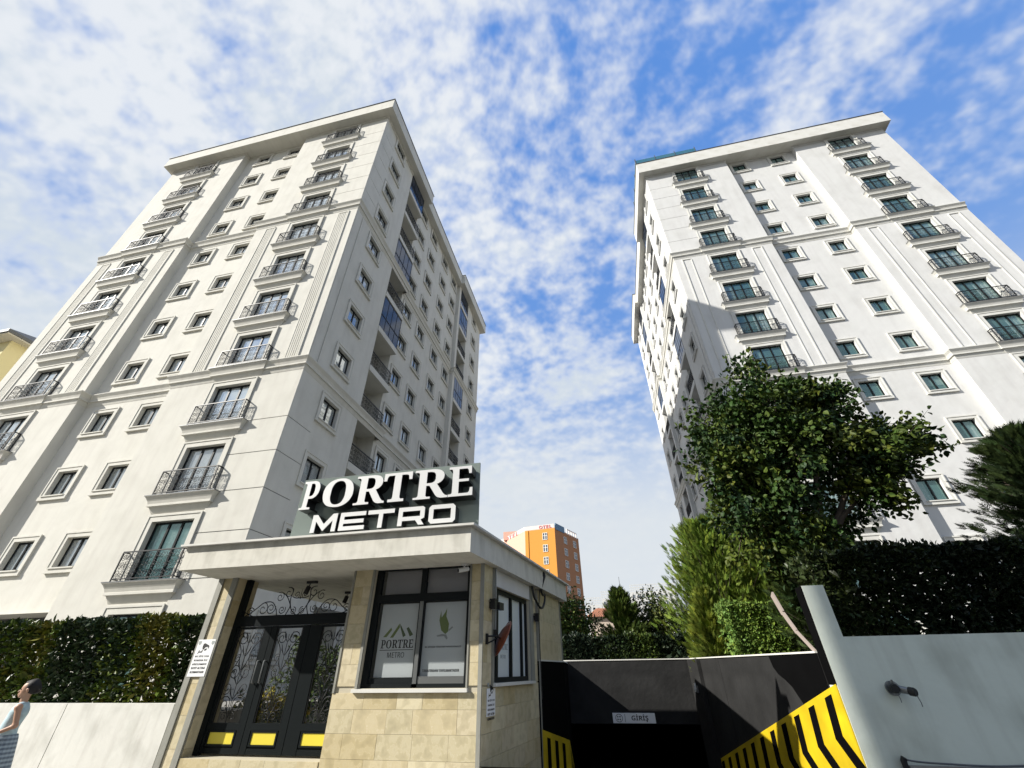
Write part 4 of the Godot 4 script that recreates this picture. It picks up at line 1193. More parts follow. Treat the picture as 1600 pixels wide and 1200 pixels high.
func sign_board():
	var B = V3(-4.34, 3.6, -7.7)
	var t = thing("rooftop_sign", "large dark glass sign with white letters PORTRE METRO on the canopy", "sign", V3(-4.192, 3.5225, -7.438))
	t.scale = Vector3.ONE * 0.966
	var st = S()
	bx(st, -2.0, 2.02, 0.0, 1.35, -0.02, 0.02)
	obj("backboard", st, M.sign_panel, t)
	st = S()
	for x in [-1.6, 0.0, 1.7]:
		tube(st, [V3(x, 0.95, -0.03), V3(x, 0.02, -0.75)], 0.02, 6)
		bx(st, x - 0.02, x + 0.02, 0.0, 1.2, -0.06, -0.022)
	obj("strut", st, M.coping, t)
	# upper line, one serif letter at a time
	var zf = 0.30
	for L in [["P", -6.08, -5.70], ["O", -5.59, -4.91], ["R", -4.86, -4.19], ["T", -4.25, -3.64], ["R", -3.58, -2.87], ["E", -2.86, -2.37]]:
		var x0 = L[1] - B.x; var x1 = L[2] - B.x
		var c = V3((x0 + x1) / 2, 0.875, zf - 0.27)
		var body = put_text(t, "letter", L[0], "Droid Serif", true, c, Basis.IDENTITY, x1 - x0, 0.60, M.letter_body, 0.27)
		var f = text_mesh(L[0], "Droid Serif", true, 0.2)
		var face = inst("face", f, M.letter_face, body)
		face.transform = Transform3D(Basis.from_scale(Vector3(1, 1, 0.04)), Vector3(0, 0, 0.1045))
		for q in [0.3, 0.7]:
			st = S(); tube(st, [V3(lerpf(x0, x1, q), 0.8, 0.02), V3(lerpf(x0, x1, q), 0.8, zf - 0.16)], 0.008, 5)
		obj("standoff", st, M.chrome, t)
	# lower line in wide square letters
	var h = 0.35
	var G = {
		"M": [[Vector2(0, 0), Vector2(0.09, 0), Vector2(0.09, 0.22), Vector2(0.275, 0.02), Vector2(0.46, 0.22), Vector2(0.46, 0), Vector2(0.55, 0), Vector2(0.55, h), Vector2(0.45, h), Vector2(0.275, 0.155), Vector2(0.10, h), Vector2(0, h)]],
		"E": [[Vector2(0, 0), Vector2(0.55, 0), Vector2(0.55, 0.075), Vector2(0.02, 0.075), Vector2(0, 0.075)], [Vector2(0.0, 0.13), Vector2(0.52, 0.13), Vector2(0.52, 0.205), Vector2(0.0, 0.205)], [Vector2(0, 0.27), Vector2(0.55, 0.27), Vector2(0.55, h), Vector2(0, h)], [Vector2(0, 0.0751), Vector2(0.09, 0.0751), Vector2(0.09, 0.1299), Vector2(0, 0.1299)], [Vector2(0, 0.2051), Vector2(0.09, 0.2051), Vector2(0.09, 0.2699), Vector2(0, 0.2699)]],
		"T": [[Vector2(0, 0.27), Vector2(0.235, 0.27), Vector2(0.235, 0), Vector2(0.325, 0), Vector2(0.325, 0.27), Vector2(0.56, 0.27), Vector2(0.56, h), Vector2(0, h)]],
		"R": [[Vector2(0, 0), Vector2(0.09, 0), Vector2(0.09, 0.09), Vector2(0.36, 0.09), Vector2(0.43, 0), Vector2(0.54, 0), Vector2(0.47, 0.095), Vector2(0.54, 0.13), Vector2(0.54, 0.165), Vector2(0, 0.165)], [Vector2(0, 0.1651), Vector2(0.09, 0.1651), Vector2(0.09, 0.2699), Vector2(0, 0.2699)], [Vector2(0.45, 0.1651), Vector2(0.54, 0.1651), Vector2(0.54, 0.2699), Vector2(0.45, 0.2699)], [Vector2(0, 0.27), Vector2(0.54, 0.27), Vector2(0.54, 0.32), Vector2(0.50, h), Vector2(0, h)]],
		"O": [[Vector2(0.05, 0), Vector2(0.48, 0), Vector2(0.53, 0.05), Vector2(0.53, 0.08), Vector2(0, 0.08), Vector2(0, 0.05)], [Vector2(0, 0.0801), Vector2(0.09, 0.0801), Vector2(0.09, 0.2699), Vector2(0, 0.2699)], [Vector2(0.44, 0.0801), Vector2(0.53, 0.0801), Vector2(0.53, 0.2699), Vector2(0.44, 0.2699)], [Vector2(0, 0.27), Vector2(0.53, 0.27), Vector2(0.53, 0.30), Vector2(0.48, h), Vector2(0.05, h), Vector2(0, 0.30)]]}
	for L in [["M", -5.74], ["E", -5.12], ["T", -4.52], ["R", -3.87], ["O", -3.24]]:
		var o = Transform3D(Basis.IDENTITY, V3(L[1] - B.x, 0.115, 0))
		st = S()
		for p in G[L[0]]: prism(st, p, zf - 0.27, zf - 0.08, o)
		var body = obj("letter", st, M.letter_body, t)
		st = S()
		for p in G[L[0]]: prism(st, p, zf - 0.079, zf - 0.064, o)
		obj("face", st, M.letter_face, body)

func entrance_gate():
	var B = V3(-6.2, 0.25, -8.3)
	var t = thing("entrance_gate", "black iron gate of three scrolled leaves with yellow panels", "gate", B)
	var x0 = -7.55 - B.x; var x3 = -4.90 - B.x
	var y = func(v): return v - B.y
	var st = S()
	bx(st, x0, x0 + 0.11, 0.0, y.call(3.06), -0.05, 0.05)  # upper length of this post is a dark strip standing in for shade
	bx(st, x3 - 0.05, x3, 0.0, y.call(2.38), -0.05, 0.05)
	bx(st, x0 + 0.11, x3 - 0.05, y.call(2.2), y.call(2.38), -0.05, 0.05)
	obj("frame", st, M.gate_metal, t)
	var e = [-7.44, -6.64, -5.80, -4.95]
	for i in 3:
		var a = e[i] - B.x + 0.006; var b = e[i + 1] - B.x - 0.006
		var g0 = a + 0.12; var g1 = b - 0.14
		if i == 0: g0 = a + 0.05
		if i == 2: g1 = b - 0.02; g0 = a + 0.26
		st = S()
		var yb = 0.03
		bx(st, a, g0, yb, y.call(2.19), -0.035, 0.035); bx(st, g1, b, yb, y.call(2.19), -0.035, 0.035)
		bx(st, g0, g1, yb, y.call(0.36), -0.03, 0.03)
		bx(st, g0, g1, y.call(0.60), y.call(0.70), -0.035, 0.035)
		bx(st, g0, g1, y.call(2.15), y.call(2.19), -0.03, 0.03)
		var leaf = obj("door_leaf", st, M.gate_metal, t)
		st = S()
		bx(st, g0, g1, y.call(0.361), y.call(0.599), -0.02, 0.012)
		obj("panel", st, M.gate_metal, leaf)
		st = S()
		bx(st, g0 + 0.05, g1 - 0.05, y.call(0.41), y.call(0.57), 0.012, 0.024)
		obj("yellow_panel", st, M.yellow_panel, leaf)
		st = S()
		for q in [[g0 + 0.02, g0 + 0.05, 0.385, 0.595], [g1 - 0.05, g1 - 0.02, 0.385, 0.595]]: bx(st, q[0], q[1], y.call(q[2]), y.call(q[3]), 0.012, 0.035)
		for q in [[0.385, 0.41], [0.57, 0.595]]: bx(st, g0 + 0.05, g1 - 0.05, y.call(q[0]), y.call(q[1]), 0.012, 0.034)
		obj("panel_moulding", st, M.gate_metal, leaf)
		st = S()
		quad(st, V3(g0, y.call(0.7), -0.01), V3(g1, y.call(0.7), -0.01), V3(g1, y.call(2.15), -0.01), V3(g0, y.call(2.15), -0.01), Vector3.BACK)
		obj("pane", st, M.pane_plain, leaf)
		# wrought scrolls: mirrored about the leaf's middle
		st = S()
		var w = g1 - g0; var cx = (g0 + g1) / 2
		for q in [g0 + 0.02, g1 - 0.02]: tube(st, [V3(q, y.call(0.7), 0.02), V3(q, y.call(2.15), 0.02)], 0.007, 5)
		tube(st, [V3(cx, y.call(0.7), 0.02), V3(cx, y.call(2.05), 0.02)], 0.006, 5)
		for s in [-1.0, 1.0]:
			var X = Vector3(s, 0, 0)
			spiral(st, V3(cx + s * w * 0.23, y.call(1.98), 0.022), w * 0.22, -0.4, 1.6, w * 0.04, X, Vector3.UP, 0.0075)
			var pts = []
			for k in 15:
				var q = k / 14.0
				pts.append(V3(cx + s * w * (0.44 - 0.22 * sin(q * PI) - 0.10 * q), y.call(1.98 - 0.5 * q), 0.022))
			tube(st, pts, 0.0075, 5)
			spiral(st, V3(cx + s * w * 0.24, y.call(1.66), 0.022), w * 0.12, 2.0, -1.4, w * 0.03, X, Vector3.UP, 0.006)
			spiral(st, V3(cx + s * w * 0.20, y.call(1.44), 0.022), w * 0.20, 1.2, 1.5, w * 0.04, X, Vector3.UP, 0.0075)
			spiral(st, V3(cx + s * w * 0.30, y.call(1.20), 0.022), w * 0.16, -1.0, -1.4, w * 0.04, X, Vector3.UP, 0.006)
			spiral(st, V3(cx + s * w * 0.22, y.call(0.96), 0.022), w * 0.22, 0.6, 1.6, w * 0.04, X, Vector3.UP, 0.0075)
			spiral(st, V3(cx + s * w * 0.14, y.call(0.79), 0.022), w * 0.12, 3.4, -1.3, w * 0.03, X, Vector3.UP, 0.006)
			for k in 6:
				var yy = 0.82 + 0.22 * k
				tube(st, [V3(cx + s * 0.01, y.call(yy), 0.022), V3(cx + s * w * 0.12, y.call(yy + 0.09), 0.028), V3(cx + s * w * 0.16, y.call(yy + 0.18), 0.022)], [0.004, 0.012, 0.003], 5)
		obj("scrollwork", st, M.iron, leaf)
		if i < 2:
			st = S()
			var hx = b - 0.07 if i == 0 else a + 0.06
			tube(st, [V3(hx, y.call(1.28), 0.035), V3(hx, y.call(1.28), 0.09), V3(hx, y.call(1.62), 0.09), V3(hx, y.call(1.62), 0.035)], 0.014, 8)
			obj("handle", st, M.chrome, leaf)
	# crest of scrolls above the gate
	st = S()
	var z = 0.0; var yb = y.call(2.38)
	for s in [-1.0, 1.0]:
		var X = Vector3(s, 0, 0)
		var c = V3(0, yb, z)
		for q in [[0.10, 0.07, 0.07, 1.5, 1.5], [0.09, 0.36, 0.065, 4.2, -1.3], [0.36, 0.10, 0.085, 2.6, 1.4], [0.62, 0.13, 0.11, 2.8, 1.5], [0.47, 0.33, 0.10, 1.0, 1.4], [0.29, 0.40, 0.11, 1.2, 1.2], [0.80, 0.12, 0.12, 1.6, 1.2], [1.08, 0.08, 0.085, 2.9, -1.4]]:
			spiral(st, c + V3(s * q[0], q[1], 0), q[2], q[3], q[4], q[2] * 0.2, X, Vector3.UP, 0.008)
		for q in [[[0.02, 0.0], [0.15, 0.1], [0.22, 0.28], [0.20, 0.46], [0.28, 0.50]], [[0.25, 0.0], [0.19, 0.15], [0.30, 0.32], [0.40, 0.40]], [[0.45, 0.0], [0.50, 0.12], [0.62, 0.24], [0.80, 0.24], [1.0, 0.10], [1.18, 0.0]], [[1.0, 0.0], [1.14, 0.05], [1.26, 0.11]], [[0.0, 0.30], [0.10, 0.30], [0.19, 0.33]]]:
			var pts = []
			var cv := Curve3D.new()
			for i in q.size():
				var nx = q[mini(i + 1, q.size() - 1)]; var pv = q[maxi(i - 1, 0)]
				var tg = V3(s * (nx[0] - pv[0]), nx[1] - pv[1], 0) / 6.0
				cv.add_point(c + V3(s * q[i][0], q[i][1], 0), -tg, tg)
			for i in 17: pts.append(cv.sample_baked(cv.get_baked_length() * i / 16.0, true))
			tube(st, pts, 0.009, 5)
	tube(st, [V3(0, yb + 0.28, z), V3(0, yb + 0.46, z)], [0.01, 0.003], 6)
	obj("crest", st, M.iron, t)

# ---------- ramp, walls ----------
func ramp():
	var a = deg_to_rad(6.4)
	var U = Vector3(-sin(a), 0, -cos(a)); var NN = Vector3(cos(a), 0, -sin(a))   # along the right wall, and into it
	var O = V3(2.9, 0, -8.0)
	var XF = Transform3D(Basis(U, Vector3.UP, NN), O)
	var dep = func(d): return 1.215 - 0.243 * d      # top of the yellow band
	var st = S()
	quad(st, V3(-3.4, 0.25, -8.0), V3(2.9, 0.25, -8.0), V3(2.9, -1.75, -16.0), V3(-3.4, -1.75, -16.0), Vector3.UP)
	quad(st, V3(-3.4, -1.75, -16.0), V3(2.9, -1.75, -16.0), V3(2.9, -2.2, -30.0), V3(-3.4, -2.2, -30.0), Vector3.UP)
	struct("ramp_road", st, M.asphalt)
	var rw = thing("retaining_wall", "dark grey ramp wall with yellow and black hazard band, right of the ramp", "wall", V3(3.0, 0, -8.3))
	var X = Transform3D(Basis.IDENTITY, V3(-3.0, 0, 8.3)) * XF
	st = S()
	prism(st, [Vector2(0.28, -3.0), Vector2(5.22, -3.0), Vector2(5.22, 1.63), Vector2(0.28, 1.58)], 0.0, 0.25)
	obj("wall_panel", st, M.dark_wall, rw, X)
	st = S()
	prism(st, [Vector2(5.24, -3.0), Vector2(8.02, -3.0), Vector2(8.02, 1.655), Vector2(5.24, 1.63)], 0.0, 0.25)
	obj("wall_panel", st, M.dark_wall, rw, X)
	st = S()
	prism(st, [Vector2(6.9, -3.0), Vector2(7.98, -3.0), Vector2(7.98, 1.65), Vector2(6.9, 1.642)], -0.10, -0.003)
	obj("jamb", st, M.dark_wall, rw, X)
	st = S()
	prism(st, [Vector2(0.28, 1.583), Vector2(7.98, 1.657), Vector2(7.98, 1.682), Vector2(0.28, 1.608)], -0.025, 0.27)
	obj("coping", st, M.trim, rw, X)
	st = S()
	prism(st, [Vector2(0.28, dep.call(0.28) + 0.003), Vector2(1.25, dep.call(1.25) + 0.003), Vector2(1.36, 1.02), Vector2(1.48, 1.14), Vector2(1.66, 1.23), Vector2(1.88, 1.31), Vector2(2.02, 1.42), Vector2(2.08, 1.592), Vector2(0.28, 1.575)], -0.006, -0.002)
	obj("near_black", st, M.near_black, rw, X)  # near-black patch above the band, with a slanting curved edge
	st = S()
	prism(st, [Vector2(0.02, -0.3), Vector2(7.0, -2.2), Vector2(7.95, -2.2), Vector2(7.95, dep.call(7.95)), Vector2(0.02, dep.call(0.02))], -0.02, -0.002)
	var band = obj("hazard_band", st, M.yellow, rw, X)
	for i in 12:
		st = S()
		var c = 0.35 + 0.638 * i
		var w = 0.112
		var t0 = dep.call(c - w) - 0.07; var t1 = dep.call(c + w) - 0.07
		var k = 0.9
		prism(st, [Vector2(c - w, t0), Vector2(c + w, t1), Vector2(c + w + 0.09, t1 - 0.47), Vector2(c + w - k, t1 - 0.47 - k * 0.97), Vector2(c - w - k, t0 - 0.47 - k * 0.97), Vector2(c - w + 0.09, t0 - 0.47)], -0.026, -0.021)
		obj("stripe", st, M.near_black, band)
	# left wall: follows the gatehouse side, then runs back to the portal
	var lw = thing("retaining_wall", "black ramp wall with hazard stripes below the gatehouse, left of the ramp", "wall", V3(-1.6, 0, -13.4))
	var Y = Transform3D(Basis.IDENTITY, V3(1.6, 0, 13.4))
	var A = Vector2(-1.83, -11.13); var Bp = Vector2(-1.53, -13.41); var Cp = Vector2(-1.72, -16.0)
	st = S()
	slab(st, [A, Bp, Cp, Cp + Vector2(-0.4, 0), Bp + Vector2(-0.4, 0), A + Vector2(-0.3, 0)], -3.0, 1.59)
	obj("wall_panel", st, M.near_black, lw, Y)
	st = S()
	slab(st, [A + Vector2(0.02, 0), Bp + Vector2(0.02, 0), Cp + Vector2(0.02, 0), Cp + Vector2(-0.4, 0), Bp + Vector2(-0.4, 0)], 1.592, 1.62)
	obj("coping", st, M.trim, lw, Y)
	var segs = [[A, Bp, 0.40, 0.0], [Bp, Cp, 0.0, -0.93]]
	st = S()
	for s in segs:
		var d = (s[1] - s[0]).normalized(); var nn = Vector2(-d.y, d.x)
		var o = nn * 0.02
		quad(st, V3(s[0].x + o.x, s[2], s[0].y + o.y), V3(s[1].x + o.x, s[3], s[1].y + o.y), V3(s[1].x + o.x, s[3] - 1.2, s[1].y + o.y), V3(s[0].x + o.x, s[2] - 1.2, s[0].y + o.y), V3(nn.x, 0, nn.y))
		autoquad(st, V3(s[0].x, s[2], s[0].y), V3(s[1].x, s[3], s[1].y), V3(s[1].x + o.x, s[3], s[1].y + o.y), V3(s[0].x + o.x, s[2], s[0].y + o.y), Vector3.UP)
	var b2 = obj("hazard_band", st, M.yellow, lw, Y)
	for s in segs:
		var d = (s[1] - s[0]).normalized(); var nn = Vector2(-d.y, d.x); var L = s[0].distance_to(s[1])
		var i = 0
		while 0.45 + 0.62 * i < L:
			var c = 0.45 + 0.62 * i
			st = S()
			var q0 = s[0] + d * (c - 0.13) + nn * 0.024; var q1 = s[0] + d * (c + 0.13) + nn * 0.024
			var ya = lerpf(s[2], s[3], (c - 0.13) / L) - 0.1; var yb = lerpf(s[2], s[3], (c + 0.13) / L) - 0.1
			quad(st, V3(q0.x, ya, q0.y), V3(q1.x, yb, q1.y), V3(q1.x, yb - 1.1, q1.y), V3(q0.x, ya - 1.1, q0.y), V3(nn.x, 0, nn.y))
			obj("stripe", st, M.near_black, b2)
			i += 1
	# portal
	var pt = thing("garage_portal", "dark grey lintel wall over the black garage mouth at the ramp's end", "portal", V3(0.2, 0.1, -16.0))
	var Z = Transform3D(Basis.IDENTITY, V3(-0.2, -0.1, 16.0))
	st = S()
	bx(st, -3.0, 2.02, 0.11, 1.652, -16.3, -16.0)
	obj("lintel", st, M.dark_wall, pt, Z)
	st = S()
	bx(st, -3.0, 2.0, 1.654, 1.682, -16.32, -15.98)
	obj("coping", st, M.trim, pt, Z)
	st = S()
	quad(st, V3(-3.0, -3, -30), V3(3.2, -3, -30), V3(3.2, 0.4, -30), V3(-3.0, 0.4, -30), Vector3.BACK)
	quad(st, V3(-1.9, -3, -16.3), V3(-1.9, -3, -30), V3(-1.9, 0.4, -30), V3(-1.9, 0.4, -16.3), Vector3.RIGHT)
	quad(st, V3(2.03, -3, -16.0), V3(2.03, -3, -30), V3(2.03, 0.4, -30), V3(2.03, 0.4, -16.0), Vector3.LEFT)
	quad(st, V3(-3.0, 0.3, -16.3), V3(3.2, 0.3, -16.3), V3(3.2, 0.3, -30), V3(-3.0, 0.3, -30), Vector3.DOWN)
	obj("garage_wall", st, M.near_black, pt, Z)
	var sg = thing("entry_sign", "white GİRİŞ entry sign with a round emblem on the garage lintel", "sign", V3(0.12, 0.245, -15.998))
	inst("plate", slab_tile(1.74, 0.34, 0.03, 0.004), M.plate, sg)
	put_text(sg, "lettering", "GİRİŞ", "Droid Sans", true, V3(0.24, 0.0, 0.0305), Basis.IDENTITY, 0.68, 0.25, M.print_black, 0.003)
	st = S(); bx(st, -0.37, -0.355, -0.13, 0.13, 0.0305, 0.0335); obj("divider", st, M.print_black, sg)
	st = S()
	var ring = []
	for k in 25: ring.append(V3(-0.61 + 0.14 * cos(TAU * k / 24), 0.13 * sin(TAU * k / 24), 0.031))
	tube(st, ring, 0.009, 4, false)
	for q in [[-0.66, 0.045], [-0.57, 0.045], [-0.66, -0.045], [-0.57, -0.045]]: bx(st, q[0] - 0.025, q[0] + 0.025, q[1] - 0.022, q[1] + 0.022, 0.0305, 0.0335)
	obj("emblem", st, M.print_black, sg)
	sg.scale = Vector3(0.696, 0.696, 0.696)
	# street wall on the right
	var fwr = thing("boundary_wall", "pale grey street wall with a raised end pier right of the ramp", "wall", V3(7.0, 0, -8.12))
	var W = Transform3D(Basis.IDENTITY, V3(-7.0, 0, 8.12))
	st = S()
	bx(st, 2.89, 3.2, -0.6, 2.46, -8.28, -8.0)
	obj("pier", st, M.grey_wall, fwr, W)
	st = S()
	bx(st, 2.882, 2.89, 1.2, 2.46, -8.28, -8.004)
	obj("near_black", st, M.near_black, fwr, W)  # near-black sheet over the upper pier face towards the ramp
	st = S()
	bx(st, 3.2, 22.0, -0.6, 1.77, -8.26, -8.0)
	obj("wall_panel", st, M.grey_wall, fwr, W)
	st = S()
	bx(st, 3.35, 22.0, -0.3, 0.375, -8.0, -7.93)
	obj("plinth", st, M.pavement, fwr, W)
	# fire hose inlet
	var fo = thing("fire_inlet", "twin capped metal fire hose inlet on the grey street wall", "fire inlet", V3(3.59, 1.14, -8.0))
	st = S(); tube(st, [V3(-0.04, 0.02, 0), V3(-0.04, 0.02, 0.03)], 0.085, 18); obj("flange", st, M.chrome, fo)
	st = S()
	tube(st, [V3(-0.04, 0.02, 0.03), V3(-0.04, 0.02, 0.09)], [0.055, 0.05], 14)
	tube(st, [V3(-0.04, 0.02, 0.085), V3(0.02, 0.005, 0.12), V3(0.075, -0.01, 0.17)], [0.05, 0.042, 0.04], 12)
	tube(st, [V3(-0.04, 0.06, 0.07), V3(-0.045, 0.115, 0.08)], [0.02, 0.012], 8)
	obj("body", st, M.chrome, fo)
	for q in [[V3(-0.06, 0.02, 0.09), V3(-0.075, 0.02, 0.16), 0.055], [V3(0.075, -0.01, 0.165), V3(0.115, -0.02, 0.225), 0.05]]:
		st = S(); tube(st, [q[0], q[0].lerp(q[1], 0.75), q[1]], [q[2], q[2], q[2] * 0.8], 16)
		obj("cap", st, M.iron, fo)
		st = S(); tube(st, [q[1] - V3(0, 0.04, 0.01), q[1] - V3(-0.02, 0.11, 0.03), q[1] - V3(-0.03, 0.15, 0.06)], 0.005, 5)
		obj("chain", st, M.chrome, fo)
	var cb = thing("cable", "grey cable lying along the foot of the street wall on the right", "cable", V3(3.32, 0.40, -7.93))
	st = S(); tube(st, [V3(-0.02, -0.1, 0), V3(-0.02, 0.02, 0.0), V3(0.0, 0.055, 0.01)], [0.03, 0.035, 0.035], 10); obj("stub", st, M.iron, cb)
	st = S()
	var pts = []
	for i in 60:
		var x = i * 0.06
		pts.append(V3(x, 0.04 * exp(-x * 6.0) - 0.004 + 0.006 * sin(x * 5.0) + 0.015 * smoothstep(0.8, 2.0, x), 0.02 + 0.012 * sin(x * 3.1)))
	tube(st, pts, 0.011, 6)
	obj("strand", st, M.coping, cb)
	# wall lamp on the ramp wall
	var wl = thing("bulkhead_light", "tiny white twin light fitting on the dark ramp wall", "wall light", O + U * 7.38 + V3(0, 0.86, 0) - NN * 0.1)
	st = S(); bx(st, -0.05, 0, 0.0, 0.16, -0.1, 0.1); obj("housing", st, M.coping, wl)
	for s in [-1.0, 1.0]:
		st = S(); bx(st, -0.09, -0.05, 0.05 + 0.03 * s, 0.19 + 0.03 * s, s * 0.07 - 0.04, s * 0.07 + 0.04); obj("cover", st, M.white_plastic, wl)
	# the leaning board on top of the ramp wall
	var lb2 = thing("leaning_board", "weathered pale board leaning over the ramp wall behind the pier", "board", V3(2.9, 1.60, -8.42))
	st = S()
	var bp = [V3(0.0, 0.0, 0.03), V3(-0.03, 0.30, -0.40), V3(-0.06, 0.60, -0.66), V3(-0.09, 0.90, -0.80)]
	for i in 3:
		var q0 = bp[i]; var q1 = bp[i + 1]
		var d = (q1 - q0).normalized(); var n = Vector3.RIGHT.cross(d).normalized()
		box(st, (q0 + q1) / 2, Vector3(0.03, (q1 - q0).length() + 0.02, [0.05, 0.08, 0.13][i]), Basis(n.cross(d) * -1.0, d, n))
	obj("board", st, mat(lin(0.30, 0.25, 0.22), 0.8), lb2)
	# left street wall in panels
	var lf = thing("boundary_wall", "white street wall of long panels under the glossy hedge left of the gate", "wall", V3(-16.0, -0.6, -8.1))
	var Lx = Transform3D(Basis.IDENTITY, V3(16.0, 0.6, 8.1))
	var joints = [-8.02, -10.47, -13.6, -16.8, -20.0, -24.0, -28.0, -32.0]
	for i in joints.size() - 1:
		st = S(); bx(st, joints[i + 1] + 0.009, joints[i] - 0.009, -1.6, 0.985, -8.24, -8.0)
		obj("wall_panel", st, M.white_wall, lf, Lx)
	st = S(); bx(st, -32.0, -8.03, -1.6, 0.95, -8.22, -8.05)
	obj("core", st, M.coping, lf, Lx)

func grounds():
	var st = S()
	quad(st, V3(-900, -3.6, 600), V3(900, -3.6, 600), V3(900, -3.6, -900), V3(-900, -3.6, -900), Vector3.UP)
	struct("ground", st, M.soil)
	st = S()
	quad(st, V3(-90, -3.65, -5.2), V3(90, 3.55, -5.2), V3(90, 3.55, 1.0), V3(-90, -3.65, 1.0), Vector3.UP)
	struct("road", st, M.asphalt)
	st = S()
	for q in [[-8.0, -5.2], [1.0, 4.0]]:
		quad(st, V3(-90, -3.52, q[1]), V3(90, 3.68, q[1]), V3(90, 3.68, q[0]), V3(-90, -3.52, q[0]), Vector3.UP)
		var e = q[1] if q[0] < -1 else q[0]
		quad(st, V3(-90, -3.70, e), V3(90, 3.50, e), V3(90, 3.68, e), V3(-90, -3.52, e), Vector3(0, 0, 1.0 if q[0] < -1 else -1.0))
	struct("pavement", st, M.pavement)
	st = S()
	bx(st, -60, -8.05, -3.5, 0.80, -80, -8.24)
	bx(st, -8.05, -3.4, -3.5, 0.21, -80, -8.6)
	struct("courtyard", st, M.pavement)
	st = S()
	slab(st, [Vector2(3.15, -8.27), Vector2(60, -8.27), Vector2(60, -80), Vector2(2.26, -80), Vector2(2.26, -16.32)], -3.5, 1.45)
	bx(st, -3.0, 2.26, 0.5, 1.45, -80, -16.32)
	struct("garden_bed", st, M.soil)

# ---------- far things ----------
func grid_windows(b, P, U, N, cols, rows, w, h, du, dh, wname, fmat, pmat, cross := true):
	var fr = S(); var pn = S()
	bx(fr, -w / 2, w / 2, 0, 0.1, 0, 0.12); bx(fr, -w / 2, w / 2, h - 0.1, h, 0, 0.12)
	bx(fr, -w / 2, -w / 2 + 0.1, 0.1, h - 0.1, 0, 0.12); bx(fr, w / 2 - 0.1, w / 2, 0.1, h - 0.1, 0, 0.12)
	if cross:
		bx(fr, -0.08, 0.08, 0.1, h - 0.1, 0, 0.1); bx(fr, -w / 2 + 0.1, -0.08, h * 0.55, h * 0.55 + 0.1, 0, 0.1); bx(fr, 0.08, w / 2 - 0.1, h * 0.55, h * 0.55 + 0.1, 0, 0.1)
	quad(pn, V3(-w / 2, 0, 0.03), V3(w / 2, 0, 0.03), V3(w / 2, h, 0.03), V3(-w / 2, h, 0.03), Vector3.BACK)
	var fm = fr.commit(); var pm = pn.commit()
	for r in rows:
		for c in cols:
			var xf = Transform3D(Basis(Vector3.UP.cross(N), Vector3.UP, N), P + U * du * c - V3(0, dh * r, 0))
			var f = inst(wname, fm, fmat, b, xf)
			inst("pane", pm, pmat, f)
